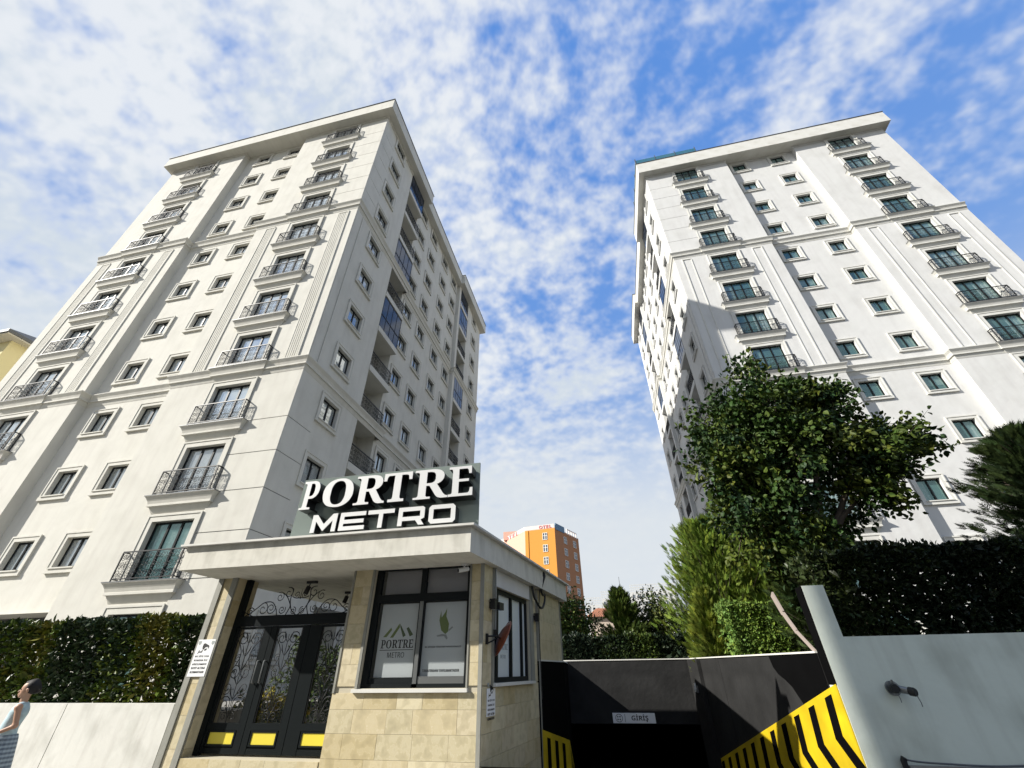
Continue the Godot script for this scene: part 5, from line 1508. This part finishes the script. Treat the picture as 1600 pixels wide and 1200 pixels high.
func background():
	# orange hotel
	var t = thing("hotel_building", "tall orange and brown hotel with pink wing and red rooftop letters far behind the ramp", "building", V3(-12.6, 0, -110))
	var o1 = V3(0, 0, 0); var o0 = V3(-8.0, 0, -1.2); var p0 = V3(-21, 0, -17); var r1 = V3(5.0, 0, -13); var back = V3(-8, 0, -30)
	var Hh = 31.9
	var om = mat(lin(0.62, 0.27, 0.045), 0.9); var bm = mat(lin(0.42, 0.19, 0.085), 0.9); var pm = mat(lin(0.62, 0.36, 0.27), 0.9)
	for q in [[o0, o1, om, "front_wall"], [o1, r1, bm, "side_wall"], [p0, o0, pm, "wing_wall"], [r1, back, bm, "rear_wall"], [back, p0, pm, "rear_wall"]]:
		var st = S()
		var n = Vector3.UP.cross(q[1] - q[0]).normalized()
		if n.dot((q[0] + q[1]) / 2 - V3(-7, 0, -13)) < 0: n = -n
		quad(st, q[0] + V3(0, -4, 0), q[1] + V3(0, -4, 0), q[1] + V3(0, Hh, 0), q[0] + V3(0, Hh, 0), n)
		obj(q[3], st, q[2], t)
	var wm = mat(lin(0.75, 0.73, 0.68), 0.7); var gm = mat(lin(0.10, 0.12, 0.14), 0.15)
	var U = (o1 - o0).normalized(); var N = Vector3.UP.cross(-U)
	N = Vector3(-U.z, 0, U.x)
	if N.z < 0: N = -N
	grid_windows(t, o0 + U * 5.4 + V3(0, 29.2, 0), U, N, 1, 5, 1.25, 1.75, 3.0, 2.95, "window", wm, gm)
	var U2 = (r1 - o1).normalized(); var N2 = Vector3(-U2.z, 0, U2.x)
	if N2.x < 0: N2 = -N2
	grid_windows(t, o1 + U2 * 5.6 + V3(0, 29.0, 0), U2, N2, 2, 6, 1.7, 1.75, 5.5, 2.95, "window", wm, gm)
	var st = S()
	tube(st, [o0 + U * 0.9 + N * 0.1 + V3(0, 0, 0), o0 + U * 0.9 + N * 0.1 + V3(0, Hh, 0)], 0.08, 6)
	obj("downpipe", st, om, t)
	st = S()
	slab(st, [Vector2(o0.x, o0.z), Vector2(o1.x, o1.z), Vector2(r1.x, r1.z), Vector2(back.x, back.z), Vector2(p0.x, p0.z)], Hh, Hh + 0.15)
	obj("roof", st, pm, t)
	st = S()
	var gp = o0.lerp(p0, 0.25)
	bx(st, gp.x - 4.5, gp.x + 1.5, Hh + 0.15, Hh + 2.4, gp.z - 8.0, gp.z - 4.0)
	obj("roof_room", st, pm, t)
	var red = mat(lin(0.50, 0.12, 0.12), 0.6)
	var blue = mat(lin(0.06, 0.16, 0.26), 0.5)
	var ph = p0.lerp(o0, 0.55)
	var Up = (o0 - p0).normalized(); var Np = Vector3(-Up.z, 0, Up.x)
	if Np.z < 0: Np = -Np
	var band = mat(lin(0.66, 0.60, 0.55), 0.8)
	var Lp = p0.distance_to(o0)
	st = S(); box(st, p0.lerp(o0, 0.5) - Np * 0.12 + V3(0, Hh + 0.55, 0), Vector3(Lp, 1.1, 0.2), Basis(Up, Vector3.UP, Np)); obj("parapet", st, band, t)
	st = S(); box(st, o0 + U * 4.0 - N * 0.12 + V3(0, Hh + 0.55, 0), Vector3(7.9, 1.1, 0.2), Basis(U, Vector3.UP, N)); obj("parapet", st, band, t)
	put_text(t, "rooftop_letters", "OTEL", "Droid Sans", true, p0.lerp(o0, 0.62) + Np * 0.0 + V3(0, Hh + 0.5, 0), Basis(Up, Vector3.UP, Np), 8.0, 1.0, red, 0.06)
	put_text(t, "rooftop_letters", "OTEL", "Droid Sans", true, o0 + U * 5.6 + N * 0.0 + V3(0, Hh + 0.55, 0), Basis(U, Vector3.UP, N), 3.4, 0.8, red, 0.06)
	st = S()
	box(st, o1 + U2 * 2.9 + V3(0, Hh + 0.55, 0), Vector3(5.0, 1.6, 0.2), Basis(U2, Vector3.UP, N2))
	obj("parapet_screen", st, blue, t)
	st = S()
	for k in 5:
		box(st, o1 + U2 * (7.0 + 1.4 * k) + V3(0, Hh + 0.5, 0), Vector3(0.3, 1.5, 0.2), Basis(U2, Vector3.UP, N2))
	box(st, o1 + U2 * 9.8 + V3(0, Hh + 1.2, 0), Vector3(6.0, 0.2, 0.2), Basis(U2, Vector3.UP, N2))
	obj("parapet_rail", st, wm, t)
	# long pale block on the skyline
	t = thing("office_building", "long pale block with a gridded roof screen on the skyline between the towers", "building", V3(8, 0, -250))
	var pale = mat(lin(0.55, 0.55, 0.53), 0.9)
	for q in [[-22.5, -14.5, 33.3], [-14.3, -1.0, 36.0], [1.0, 24.0, 38.6]]:
		st = S(); bx(st, q[0], q[1], -4, q[2] - 3.4, -14, 0); obj("wing", st, pale, t)
		st = S()
		var x = q[0]
		while x <= q[1]:
			bx(st, x - 0.12, x + 0.12, q[2] - 3.4, q[2], -0.3, 0.0)
			x += 1.1
		for y in [q[2] - 0.25, q[2] - 1.5, q[2] - 2.6]: bx(st, q[0], q[1], y - 0.15, y + 0.15, -0.31, 0.01)
		obj("roof_screen", st, pale, t)
		grid_windows(t, V3(q[0] + 1.4, q[2] - 6.5, 0), Vector3.RIGHT, Vector3.BACK, int((q[1] - q[0]) / 2.3), 4, 1.2, 1.7, 2.3, 3.2, "window", pale, gm, false)
	st = S(); tube(st, [V3(-4.0, 35, -2), V3(-4.0, 43, -2)], 0.12, 5); obj("mast", st, M.coping, t)
	# house with a tiled roof
	t = thing("house", "low house with a terracotta tiled roof behind the ramp shrubs", "house", V3(-1.2, 0, -70))
	var hm = mat(lin(0.50, 0.42, 0.34), 0.9); var rm = mat(lin(0.52, 0.25, 0.14), 0.85)
	st = S(); bx(st, -2.6, 2.6, -3, 7.9, -7, 0); obj("wall", st, hm, t)
	st = S()
	autoquad(st, V3(-3.0, 7.8, 0.5), V3(3.0, 7.8, 0.5), V3(2.2, 9.2, -3.5), V3(-1.6, 9.2, -3.5), V3(0, 1, 1))
	autoquad(st, V3(-3.0, 7.8, 0.5), V3(-1.6, 9.2, -3.5), V3(-1.6, 9.2, -3.6), V3(-3.0, 7.8, -7.5), V3(-1, 1, 0))
	autoquad(st, V3(3.0, 7.8, 0.5), V3(3.0, 7.8, -7.5), V3(2.2, 9.2, -3.6), V3(2.2, 9.2, -3.5), V3(1, 1, 0))
	autoquad(st, V3(-3.0, 7.8, -7.5), V3(3.0, 7.8, -7.5), V3(2.2, 9.2, -3.6), V3(-1.6, 9.2, -3.6), V3(0, 1, -1))
	var rf = obj("roof", st, rm, t)
	st = S()
	for k in 22:
		var x = -2.9 + 5.8 * k / 21.0
		tube(st, [V3(x, 7.84, 0.5), V3(lerpf(-1.55, 2.15, k / 21.0), 9.22, -3.45)], 0.07, 5)
	obj("tile_rows", st, rm, rf)
	rf.get_child(0).set_meta("kind", "stuff")
	# yellow house at the left edge
	t = thing("apartment_house", "pale yellow house with a dark hipped roof at the far left edge", "house", V3(-44.8, 3.1, -20))
	var ym = tritex(mat(lin(0.68, 0.60, 0.33), 0.9), null, 1.0); var cm = mat(lin(0.62, 0.58, 0.48), 0.9)
	st = S(); bx(st, -5.0, 4.95, -3, 18.4, -6, 5.2); obj("wall", st, ym, t)
	st = S(); bx(st, -5.0, 2.6, -3, 18.2, 5.2, 5.5); obj("bay", st, cm, t)
	st = S(); bx(st, -6.0, 5.7, 18.4, 18.62, -7, 6.0); var ev = obj("eave", st, M.coping, t)
	st = S(); bx(st, -5.95, 5.62, 18.3, 18.4, -6.9, 5.9); obj("soffit", st, cm, ev)
	st = S()
	var E4 = [V3(-6, 18.62, 6), V3(5.7, 18.62, 6), V3(5.7, 18.62, -7), V3(-6, 18.62, -7)]
	var R2 = [V3(-2.5, 21.6, 1.0), V3(1.6, 21.6, 1.0), V3(1.6, 21.6, -2.0), V3(-2.5, 21.6, -2.0)]
	for k in 4:
		autoquad(st, E4[k], E4[(k + 1) % 4], R2[(k + 1) % 4], R2[k], (E4[k] + E4[(k + 1) % 4]) / 2 - V3(0, 18.62, 0) + V3(0, 3, 0))
	quad(st, R2[0], R2[1], R2[2], R2[3], Vector3.UP)
	obj("roof", st, M.coping, t)
	grid_windows(t, V3(-1.5, 14.5, 5.5), Vector3.RIGHT, Vector3.BACK, 2, 4, 1.3, 1.6, 2.6, 3.0, "window", cm, gm)
	st = S(); tube(st, [V3(3.6, 20.0, 2.0), V3(3.6, 23.4, 2.0)], 0.04, 5); obj("antenna", st, M.coping, t)

func added_shade_block():
	# an added block, unseen behind the viewer, shaped to shade the right-hand wall
	var t = thing("added_shade_block", "plain unseen block added behind the viewer to shade the right street wall", "building", V3(-8.6, 0, 4))
	var st = S()
	facade(st, V3(0, 0, -3.0), Vector3.RIGHT, Vector3.FORWARD, -5.4, 8.0, -3.5, 20.0, [[-4.0, -2.5, 3, 5], [0, 1.5, 3, 5], [4, 5.5, 3, 5], [-4.0, -2.5, 7, 9], [0, 1.5, 7, 9], [4, 5.5, 7, 9], [-4.0, -2.5, 11, 13], [0, 1.5, 11, 13], [4, 5.5, 11, 13]], 0.3)
	bx(st, -5.4, 8.0, -3.5, 20.0, -2.65, 9.0)
	bx(st, -5.4, -5.1, -3.5, 20.0, -3.0, -2.65); bx(st, 7.7, 8.0, -3.5, 20.0, -3.0, -2.65); bx(st, -5.1, 7.7, 19.7, 20.0, -3.0, -2.65)
	obj("wall", st, M.stucco_left, t)

# ---------- person ----------
func person():
	var g = -0.30
	var t = thing("person", "woman in a pale blue top and grey striped skirt walking left along the white wall", "person", V3(-10.02, g, -6.9), deg_to_rad(42.0))
	# faces -x; metres above the pavement
	var skin = [
		[V3(0.02, 1.36, 0), V3(0.0, 1.44, 0), 0.052, 0.048],                    # neck
		[V3(0.03, 1.30, -0.17), V3(0.03, 1.30, 0.17), 0.05, 0.05],              # shoulders
		[V3(0.03, 1.22, 0), V3(0.0, 1.02, 0), 0.135, 0.115, V3(0.78, 1, 1.0)],  # chest
		[V3(0.0, 1.0, 0), V3(0.02, 0.88, 0), 0.115, 0.15, V3(0.85, 1, 1.0)],
		[V3(0.02, 0.86, -0.08), V3(-0.16, 0.47, -0.08), 0.085, 0.052], [V3(-0.16, 0.47, -0.08), V3(-0.12, 0.08, -0.08), 0.05, 0.036], [V3(-0.11, 0.05, -0.08), V3(-0.27, 0.03, -0.08), 0.036, 0.026],
		[V3(0.02, 0.86, 0.08), V3(0.10, 0.47, 0.08), 0.085, 0.052], [V3(0.10, 0.47, 0.08), V3(0.30, 0.12, 0.08), 0.05, 0.036], [V3(0.30, 0.10, 0.08), V3(0.19, 0.03, 0.08), 0.036, 0.026],
		[V3(0.04, 1.30, 0.19), V3(0.12, 1.06, 0.22), 0.044, 0.034], [V3(0.12, 1.06, 0.22), V3(-0.12, 0.95, 0.20), 0.033, 0.024],   # near arm, bent forward
		[V3(0.03, 1.30, -0.19), V3(0.02, 1.04, -0.23), 0.044, 0.034], [V3(0.02, 1.04, -0.23), V3(-0.17, 0.93, -0.2), 0.033, 0.024]]
	var st = S()
	surface_net(st, skin, V3(-0.36, -0.02, -0.34), V3(0.40, 1.52, 0.34), 0.014, 0.03)
	var head = [
		[V3(0.0, 1.535, 0), V3(0.0, 1.56, 0), 0.088, 0.088, V3(1.06, 1.12, 0.86)],
		[V3(-0.045, 1.475, 0), V3(-0.06, 1.455, 0), 0.045, 0.032],
		[V3(-0.088, 1.535, 0), V3(-0.112, 1.512, 0), 0.010, 0.013],
		[V3(-0.088, 1.482, 0), V3(-0.093, 1.472, 0), 0.016, 0.014],
		[V3(0.01, 1.54, 0.078), V3(0.018, 1.515, 0.08), 0.016, 0.011], [V3(0.01, 1.54, -0.078), V3(0.018, 1.515, -0.08), 0.016, 0.011],
		[V3(0.015, 1.46, 0), V3(0.02, 1.40, 0), 0.052, 0.05]]
	surface_net(st, head, V3(-0.14, 1.38, -0.11), V3(0.12, 1.68, 0.11), 0.007, 0.018)
	for hd in [V3(-0.12, 0.95, 0.20), V3(-0.17, 0.93, -0.2)]:
		var hb = [[hd, hd + V3(-0.075, -0.01, 0), 0.024, 0.03, V3(1, 1, 0.7)]]
		for f in 4:
			var b0 = hd + V3(-0.08, 0.018 - 0.013 * f, 0.0)
			var l = [0.030, 0.034, 0.032, 0.025][f]
			hb.append([b0, b0 + V3(-l, -0.008, 0.004), 0.0085, 0.008]); hb.append([b0 + V3(-l, -0.008, 0.004), b0 + V3(-l * 1.7, -0.03, 0.008), 0.008, 0.0065])
		hb.append([hd + V3(-0.03, 0.02, 0.0), hd + V3(-0.075, 0.045, 0.012), 0.011, 0.008])
		surface_net(st, hb, hd + V3(-0.20, -0.08, -0.06), hd + V3(0.04, 0.08, 0.06), 0.006, 0.006)
	obj("body", st, mat(lin(0.46, 0.27, 0.18), 0.55), t)
	st = S()
	surface_net(st, [[V3(0.03, 1.56, 0), V3(0.035, 1.575, 0), 0.098, 0.098, V3(1.02, 1.05, 0.88)], [V3(0.085, 1.56, 0), V3(0.12, 1.53, 0), 0.07, 0.055], [V3(-0.04, 1.63, 0.0), V3(0.05, 1.65, 0), 0.035, 0.04]], V3(-0.12, 1.42, -0.13), V3(0.22, 1.72, 0.13), 0.009, 0.02)
	obj("hair", st, mat(lin(0.008, 0.006, 0.0055), 0.7), t)
	st = S()
	for s in [-1.0, 1.0]:
		tube(st, [V3(-0.083, 1.541, s * 0.036), V3(-0.091, 1.541, s * 0.034)], 0.008, 8)
	obj("eye", st, M.print_black, t)
	st = S()
	surface_net(st, [[V3(0.03, 1.31, -0.155), V3(0.03, 1.31, 0.155), 0.055, 0.055], [V3(0.03, 1.22, 0), V3(0.0, 1.0, 0), 0.148, 0.135, V3(0.82, 1, 1.0)], [V3(0.0, 1.0, 0), V3(0.015, 0.90, 0), 0.135, 0.155, V3(0.85, 1, 1.0)]], V3(-0.2, 0.76, -0.28), V3(0.22, 1.40, 0.28), 0.014, 0.03)
	obj("top", st, tritex(mat(lin(0.50, 0.66, 0.72), 0.85), T(noise_img(77, 0.03, 128, 3, grad([[0.0, Color(0.8, 0.8, 0.8)], [1.0, Color(1, 1, 1)]]))), 2.0), t)
	st = S()
	var seg = 28; var rows = 22
	for i in rows:
		for j in seg:
			var q = []
			for e in [[i, j], [i + 1, j], [i + 1, j + 1], [i, j + 1]]:
				var u = float(e[0]) / rows; var a = TAU * e[1] / seg
				var rr = lerpf(0.15, 0.29, pow(u, 0.8)) * (1.0 + 0.05 * sin(a * 7.0) * u)
				q.append(V3(0.02 + cos(a) * rr * 0.95, lerpf(0.94, 0.42, u), sin(a) * rr))
			autoquad(st, q[0], q[1], q[2], q[3], (q[0] + q[2]) / 2 - V3(0.02, 0.7, 0))
	var stripes := Image.create_empty(8, 64, false, Image.FORMAT_RGB8)
	for yy in 64:
		for xx in 8: stripes.set_pixel(xx, yy, Color(0.62, 0.68, 0.72) if (yy / 4) % 2 == 0 else Color(0.40, 0.45, 0.50))
	obj("skirt", st, tritex(mat(Color(1, 1, 1), 0.9), T(stripes), 2.2), t)

func _ready():
	rng.seed = 20240
	# camera
	var cam := Camera3D.new()
	cam.name = "camera"
	cam.fov = 85.117
	cam.near = 0.05
	cam.far = 2000
	cam.transform = Transform3D(Basis(Vector3.UP, deg_to_rad(11.9785)) * Basis(Vector3.RIGHT, deg_to_rad(34.5204)) * Basis(Vector3.BACK, deg_to_rad(-0.7395)), CAM)
	add_child(cam)
	cam.current = true
	# sky and exposure
	var we := WorldEnvironment.new()
	we.name = "world_environment"
	var env := Environment.new()
	env.background_mode = Environment.BG_SKY
	var sky := Sky.new()
	var psm := PanoramaSkyMaterial.new()
	psm.panorama = ImageTexture.create_from_image(sky_image())
	psm.energy_multiplier = 0.595
	sky.sky_material = psm
	env.sky = sky
	env.tonemap_mode = Environment.TONE_MAPPER_LINEAR
	env.tonemap_exposure = 1.67
	env.sdfgi_enabled = true
	env.ssao_enabled = true
	env.ssil_enabled = true
	we.environment = env
	add_child(we)
	# sun: high to the left, a little in front of the facades
	var sun := DirectionalLight3D.new()
	sun.name = "sun"
	var d := Vector3(0.743, -0.540, -0.395).normalized()
	sun.transform = Transform3D(Basis.looking_at(d, Vector3.UP), Vector3(-30, 40, 20))
	sun.light_energy = 1.6
	sun.light_color = Color(1.0, 0.98, 0.945)
	sun.light_angular_distance = 0.5
	sun.shadow_enabled = true
	add_child(sun)

	materials()
	grounds()
	tower("left white apartment tower, its narrow side facing the gap in shade", -1.0, V3(-11.9, 4.03, -12.37), -4.3, 19.35, 3.34, [6.95, 12.4], [8.1, 10.82], 15.9, M.stucco_left, M.pane_clear, 33.25, 1.5, 1.0)
	var rt = tower("right white apartment tower with a glass screen at its roof corner", 1.0, V3(8.0, 7.28, -23.56), -7.4, 19.6, 3.47, [7.0, 12.6], [8.1, 11.25], 16.2, M.stucco_right, M.pane_teal, 33.55, 1.0, 0.97)
	# glass windscreen on the right tower's roof corner
	var gs = thing("glass_screen", "teal glass windscreen with thin posts on the right tower's roof corner", "glass screen", V3(8.0, 40.88, -23.3))
	for q in [[-0.45, 5.0, true], [0.0, 4.6, false]]:
		var st = S(); var fr = S()
		for i in 3:
			var a = lerpf(q[0], q[1], i / 3.0); var b = lerpf(q[0], q[1], (i + 1) / 3.0)
			if q[2]: bx(st, a + 0.03, b - 0.03, 0.02, 1.15, -0.01, 0.01)
			else: bx(st, -0.49, -0.47, 0.02, 1.15, -a - 0.03, -b + 0.03)
		for i in 4:
			var a = lerpf(q[0], q[1], i / 3.0)
			if q[2]: bx(fr, a - 0.025, a + 0.025, 0, 1.4, -0.03, 0.03)
			else: bx(fr, -0.51, -0.45, 0, 1.4, -a - 0.025, -a + 0.025)
		obj("pane", st, M.screen_glass, gs)
		obj("post", fr, M.coping, gs)
	gatehouse()
	sign_board()
	entrance_gate()
	ramp()
	background()
	added_shade_block()

	# vegetation
	var lm_big = leaf_mesh(0.145, 0.115); var lm = leaf_mesh(0.10, 0.07); var lm_s = leaf_mesh(0.075, 0.05)
	var sp = spray_mesh(0.30, 0.026); var sp2 = spray_mesh(0.42, 0.036)
	hedge("hedge", "glossy clipped hedge above the white street wall on the left", -20.0, -8.06, 0.8, 2.42, -9.2, -8.3, 26000, lm, M.glossy_leaf, [Color(0.026, 0.044, 0.016), Color(0.075, 0.105, 0.014), Color(0.115, 0.11, 0.016)], 0.07)
	hedge("hedge", "dark hedge above the grey street wall right of the ramp", 3.22, 14.0, 1.45, 3.02, -9.5, -8.32, 52000, leaf_mesh(0.088, 0.06), M.glossy_leaf, [Color(0.011, 0.018, 0.008), Color(0.017, 0.027, 0.008), Color(0.024, 0.035, 0.010)], 0.10)
	hedge("hedge", "dark glossy hedge along the garage lintel at the ramp's end", -1.9, 2.2, 1.45, 2.3, -17.9, -16.45, 15000, leaf_mesh(0.10, 0.07), M.glossy_leaf, [Color(0.016, 0.026, 0.014), Color(0.026, 0.042, 0.014), Color(0.05, 0.075, 0.015)], 0.16)
	hedge("clipped_shrub", "bright green clipped shrub above the ramp wall by the leaning board", 2.75, 4.0, 1.45, 2.78, -14.4, -12.9, 14000, lm_s, M.leaf, [Color(0.11, 0.18, 0.035), Color(0.14, 0.21, 0.035), Color(0.10, 0.16, 0.025)], 0.10)
	var t = thing("broadleaf_tree", "large broadleaf tree standing before the right tower", "tree", V3(5.2, 1.45, -11.6))
	crown_broad(t, V3(-0.05, 4.3, 0.1), V3(2.95, 3.3, 2.3), 560, 58, lm_big, M.leaf, [Color(0.028, 0.058, 0.010), Color(0.044, 0.072, 0.010), Color(0.016, 0.038, 0.009), Color(0.064, 0.086, 0.011)], 0.36, V3(-0.5, 0, 0), 0.16, [[V3(-0.1, 5.0, 0), V3(1.9, 2.25, 1.9), 4.2], [V3(-1.5, 5.2, 0.3), V3(1.05, 1.5, 1.1), 1.3], [V3(-1.35, 3.3, 0.2), V3(1.25, 1.45, 1.1), 1.6], [V3(1.75, 4.55, 0), V3(1.5, 0.95, 1.0), 1.3], [V3(1.05, 6.1, -0.1), V3(1.15, 0.95, 1.0), 1.0], [V3(-0.65, 2.3, 0), V3(1.2, 1.5, 1.1), 1.5], [V3(1.15, 3.5, 0.1), V3(0.8, 0.85, 0.7), 0.45], [V3(-2.0, 4.2, 0.4), V3(0.7, 0.8, 0.7), 0.5]])
	t = thing("cypress_tree", "dark feathery cypress at the right edge above the hedge", "tree", V3(9.3, 1.45, -10.7), 0, "cypress trees")
	crown_conifer(t, Vector3.ZERO, 4.3, 2.8, 12000, sp, [Color(0.009, 0.018, 0.007), Color(0.030, 0.050, 0.012)], Vector3.ZERO, 0.05, 0.3)
	t = thing("cypress_tree", "dark cypress half hidden under the broadleaf tree", "tree", V3(4.5, 1.45, -11.8), 0, "cypress trees")
	crown_conifer(t, Vector3.ZERO, 3.5, 1.25, 8000, sp, [Color(0.012, 0.024, 0.008), Color(0.035, 0.055, 0.011)], Vector3.ZERO, 0.02, 0.4)
	t = thing("cypress_tree", "tall yellow green cypress beyond the ramp wall, left of the broadleaf tree", "tree", V3(3.6, 1.45, -17.5), 0, "cypress trees")
	crown_conifer(t, Vector3.ZERO, 4.7, 2.9, 17000, sp, [Color(0.026, 0.046, 0.009), Color(0.165, 0.235, 0.03)], Vector3.ZERO, 0.03, 0.75, 0.42)
	t = thing("cypress_tree", "second yellow green cypress, nearer the right tower's corner", "tree", V3(5.0, 1.45, -16.8), 0, "cypress trees")
	crown_conifer(t, Vector3.ZERO, 4.1, 1.9, 11000, sp, [Color(0.024, 0.042, 0.009), Color(0.15, 0.215, 0.028)], Vector3.ZERO, 0.05, 0.8, 0.45)
	t = thing("cypress_tree", "low bushy cypress spilling over the ramp wall's corner", "tree", V3(2.75, 1.3, -15.4), 0, "cypress trees")
	crown_conifer(t, Vector3.ZERO, 2.1, 1.1, 7000, sp, [Color(0.026, 0.046, 0.009), Color(0.19, 0.235, 0.03)], Vector3.ZERO, 0.02, 0.6)
	t = thing("garden_tree", "leafy tree right beside the gatehouse's rear corner", "tree", V3(-1.75, 1.45, -18.6), 0, "trees behind the garage lintel")
	crown_broad(t, V3(0, 1.35, 0), V3(1.1, 1.25, 1.0), 120, 50, leaf_mesh(0.12, 0.07), M.leaf, [Color(0.06, 0.10, 0.018), Color(0.10, 0.14, 0.024), Color(0.035, 0.06, 0.014)], 0.4, V3(0, 0, 0), 0.08)
	t = thing("garden_tree", "dark pointed cypress shrub above the middle of the garage lintel", "tree", V3(0.35, 1.45, -18.6), 0, "trees behind the garage lintel")
	crown_conifer(t, Vector3.ZERO, 2.55, 1.4, 8000, sp, [Color(0.020, 0.038, 0.010), Color(0.08, 0.115, 0.02)], V3(-0.2, 0, 0), 0.02, 0.6)
	t = thing("garden_tree", "olive green tree between the lintel shrubs and the tall cypress", "tree", V3(1.55, 1.45, -19.4), 0, "trees behind the garage lintel")
	crown_broad(t, V3(0, 1.45, 0), V3(0.95, 1.1, 0.9), 100, 50, leaf_mesh(0.12, 0.07), M.leaf, [Color(0.05, 0.075, 0.018), Color(0.09, 0.11, 0.024), Color(0.035, 0.05, 0.014)], 0.4, V3(0, 0, 0), 0.07)
	# planting seen through the gate
	t = thing("courtyard_shrub", "green shrub seen through the gate's middle leaf", "shrub", V3(-7.6, 0.2, -11.4), 0, "shrubs behind the gate")
	crown_broad(t, V3(0, 1.0, 0), V3(0.9, 1.0, 0.7), 70, 40, lm, M.leaf, [Color(0.05, 0.085, 0.015), Color(0.08, 0.12, 0.02)], 0.25, V3(0, 0, 0), 0.04)
	t = thing("courtyard_shrub", "yellow flowering shrub low behind the gate", "shrub", V3(-7.7, 0.2, -10.3), 0, "shrubs behind the gate")
	crown_broad(t, V3(0, 0.45, 0), V3(0.9, 0.4, 0.4), 40, 36, lm, M.leaf, [Color(0.45, 0.36, 0.03), Color(0.30, 0.26, 0.03), Color(0.07, 0.10, 0.02)], 0.2, V3(0, 0, 0), 0.03)
	t = thing("courtyard_shrub", "dark shrub behind the gate's right leaf", "shrub", V3(-6.2, 0.2, -11.6), 0, "shrubs behind the gate")
	crown_broad(t, V3(0, 0.7, 0), V3(0.8, 0.75, 0.6), 60, 40, lm, M.glossy_leaf, [Color(0.03, 0.05, 0.012), Color(0.04, 0.07, 0.015)], 0.25, V3(0, 0, 0), 0.04)
	person()
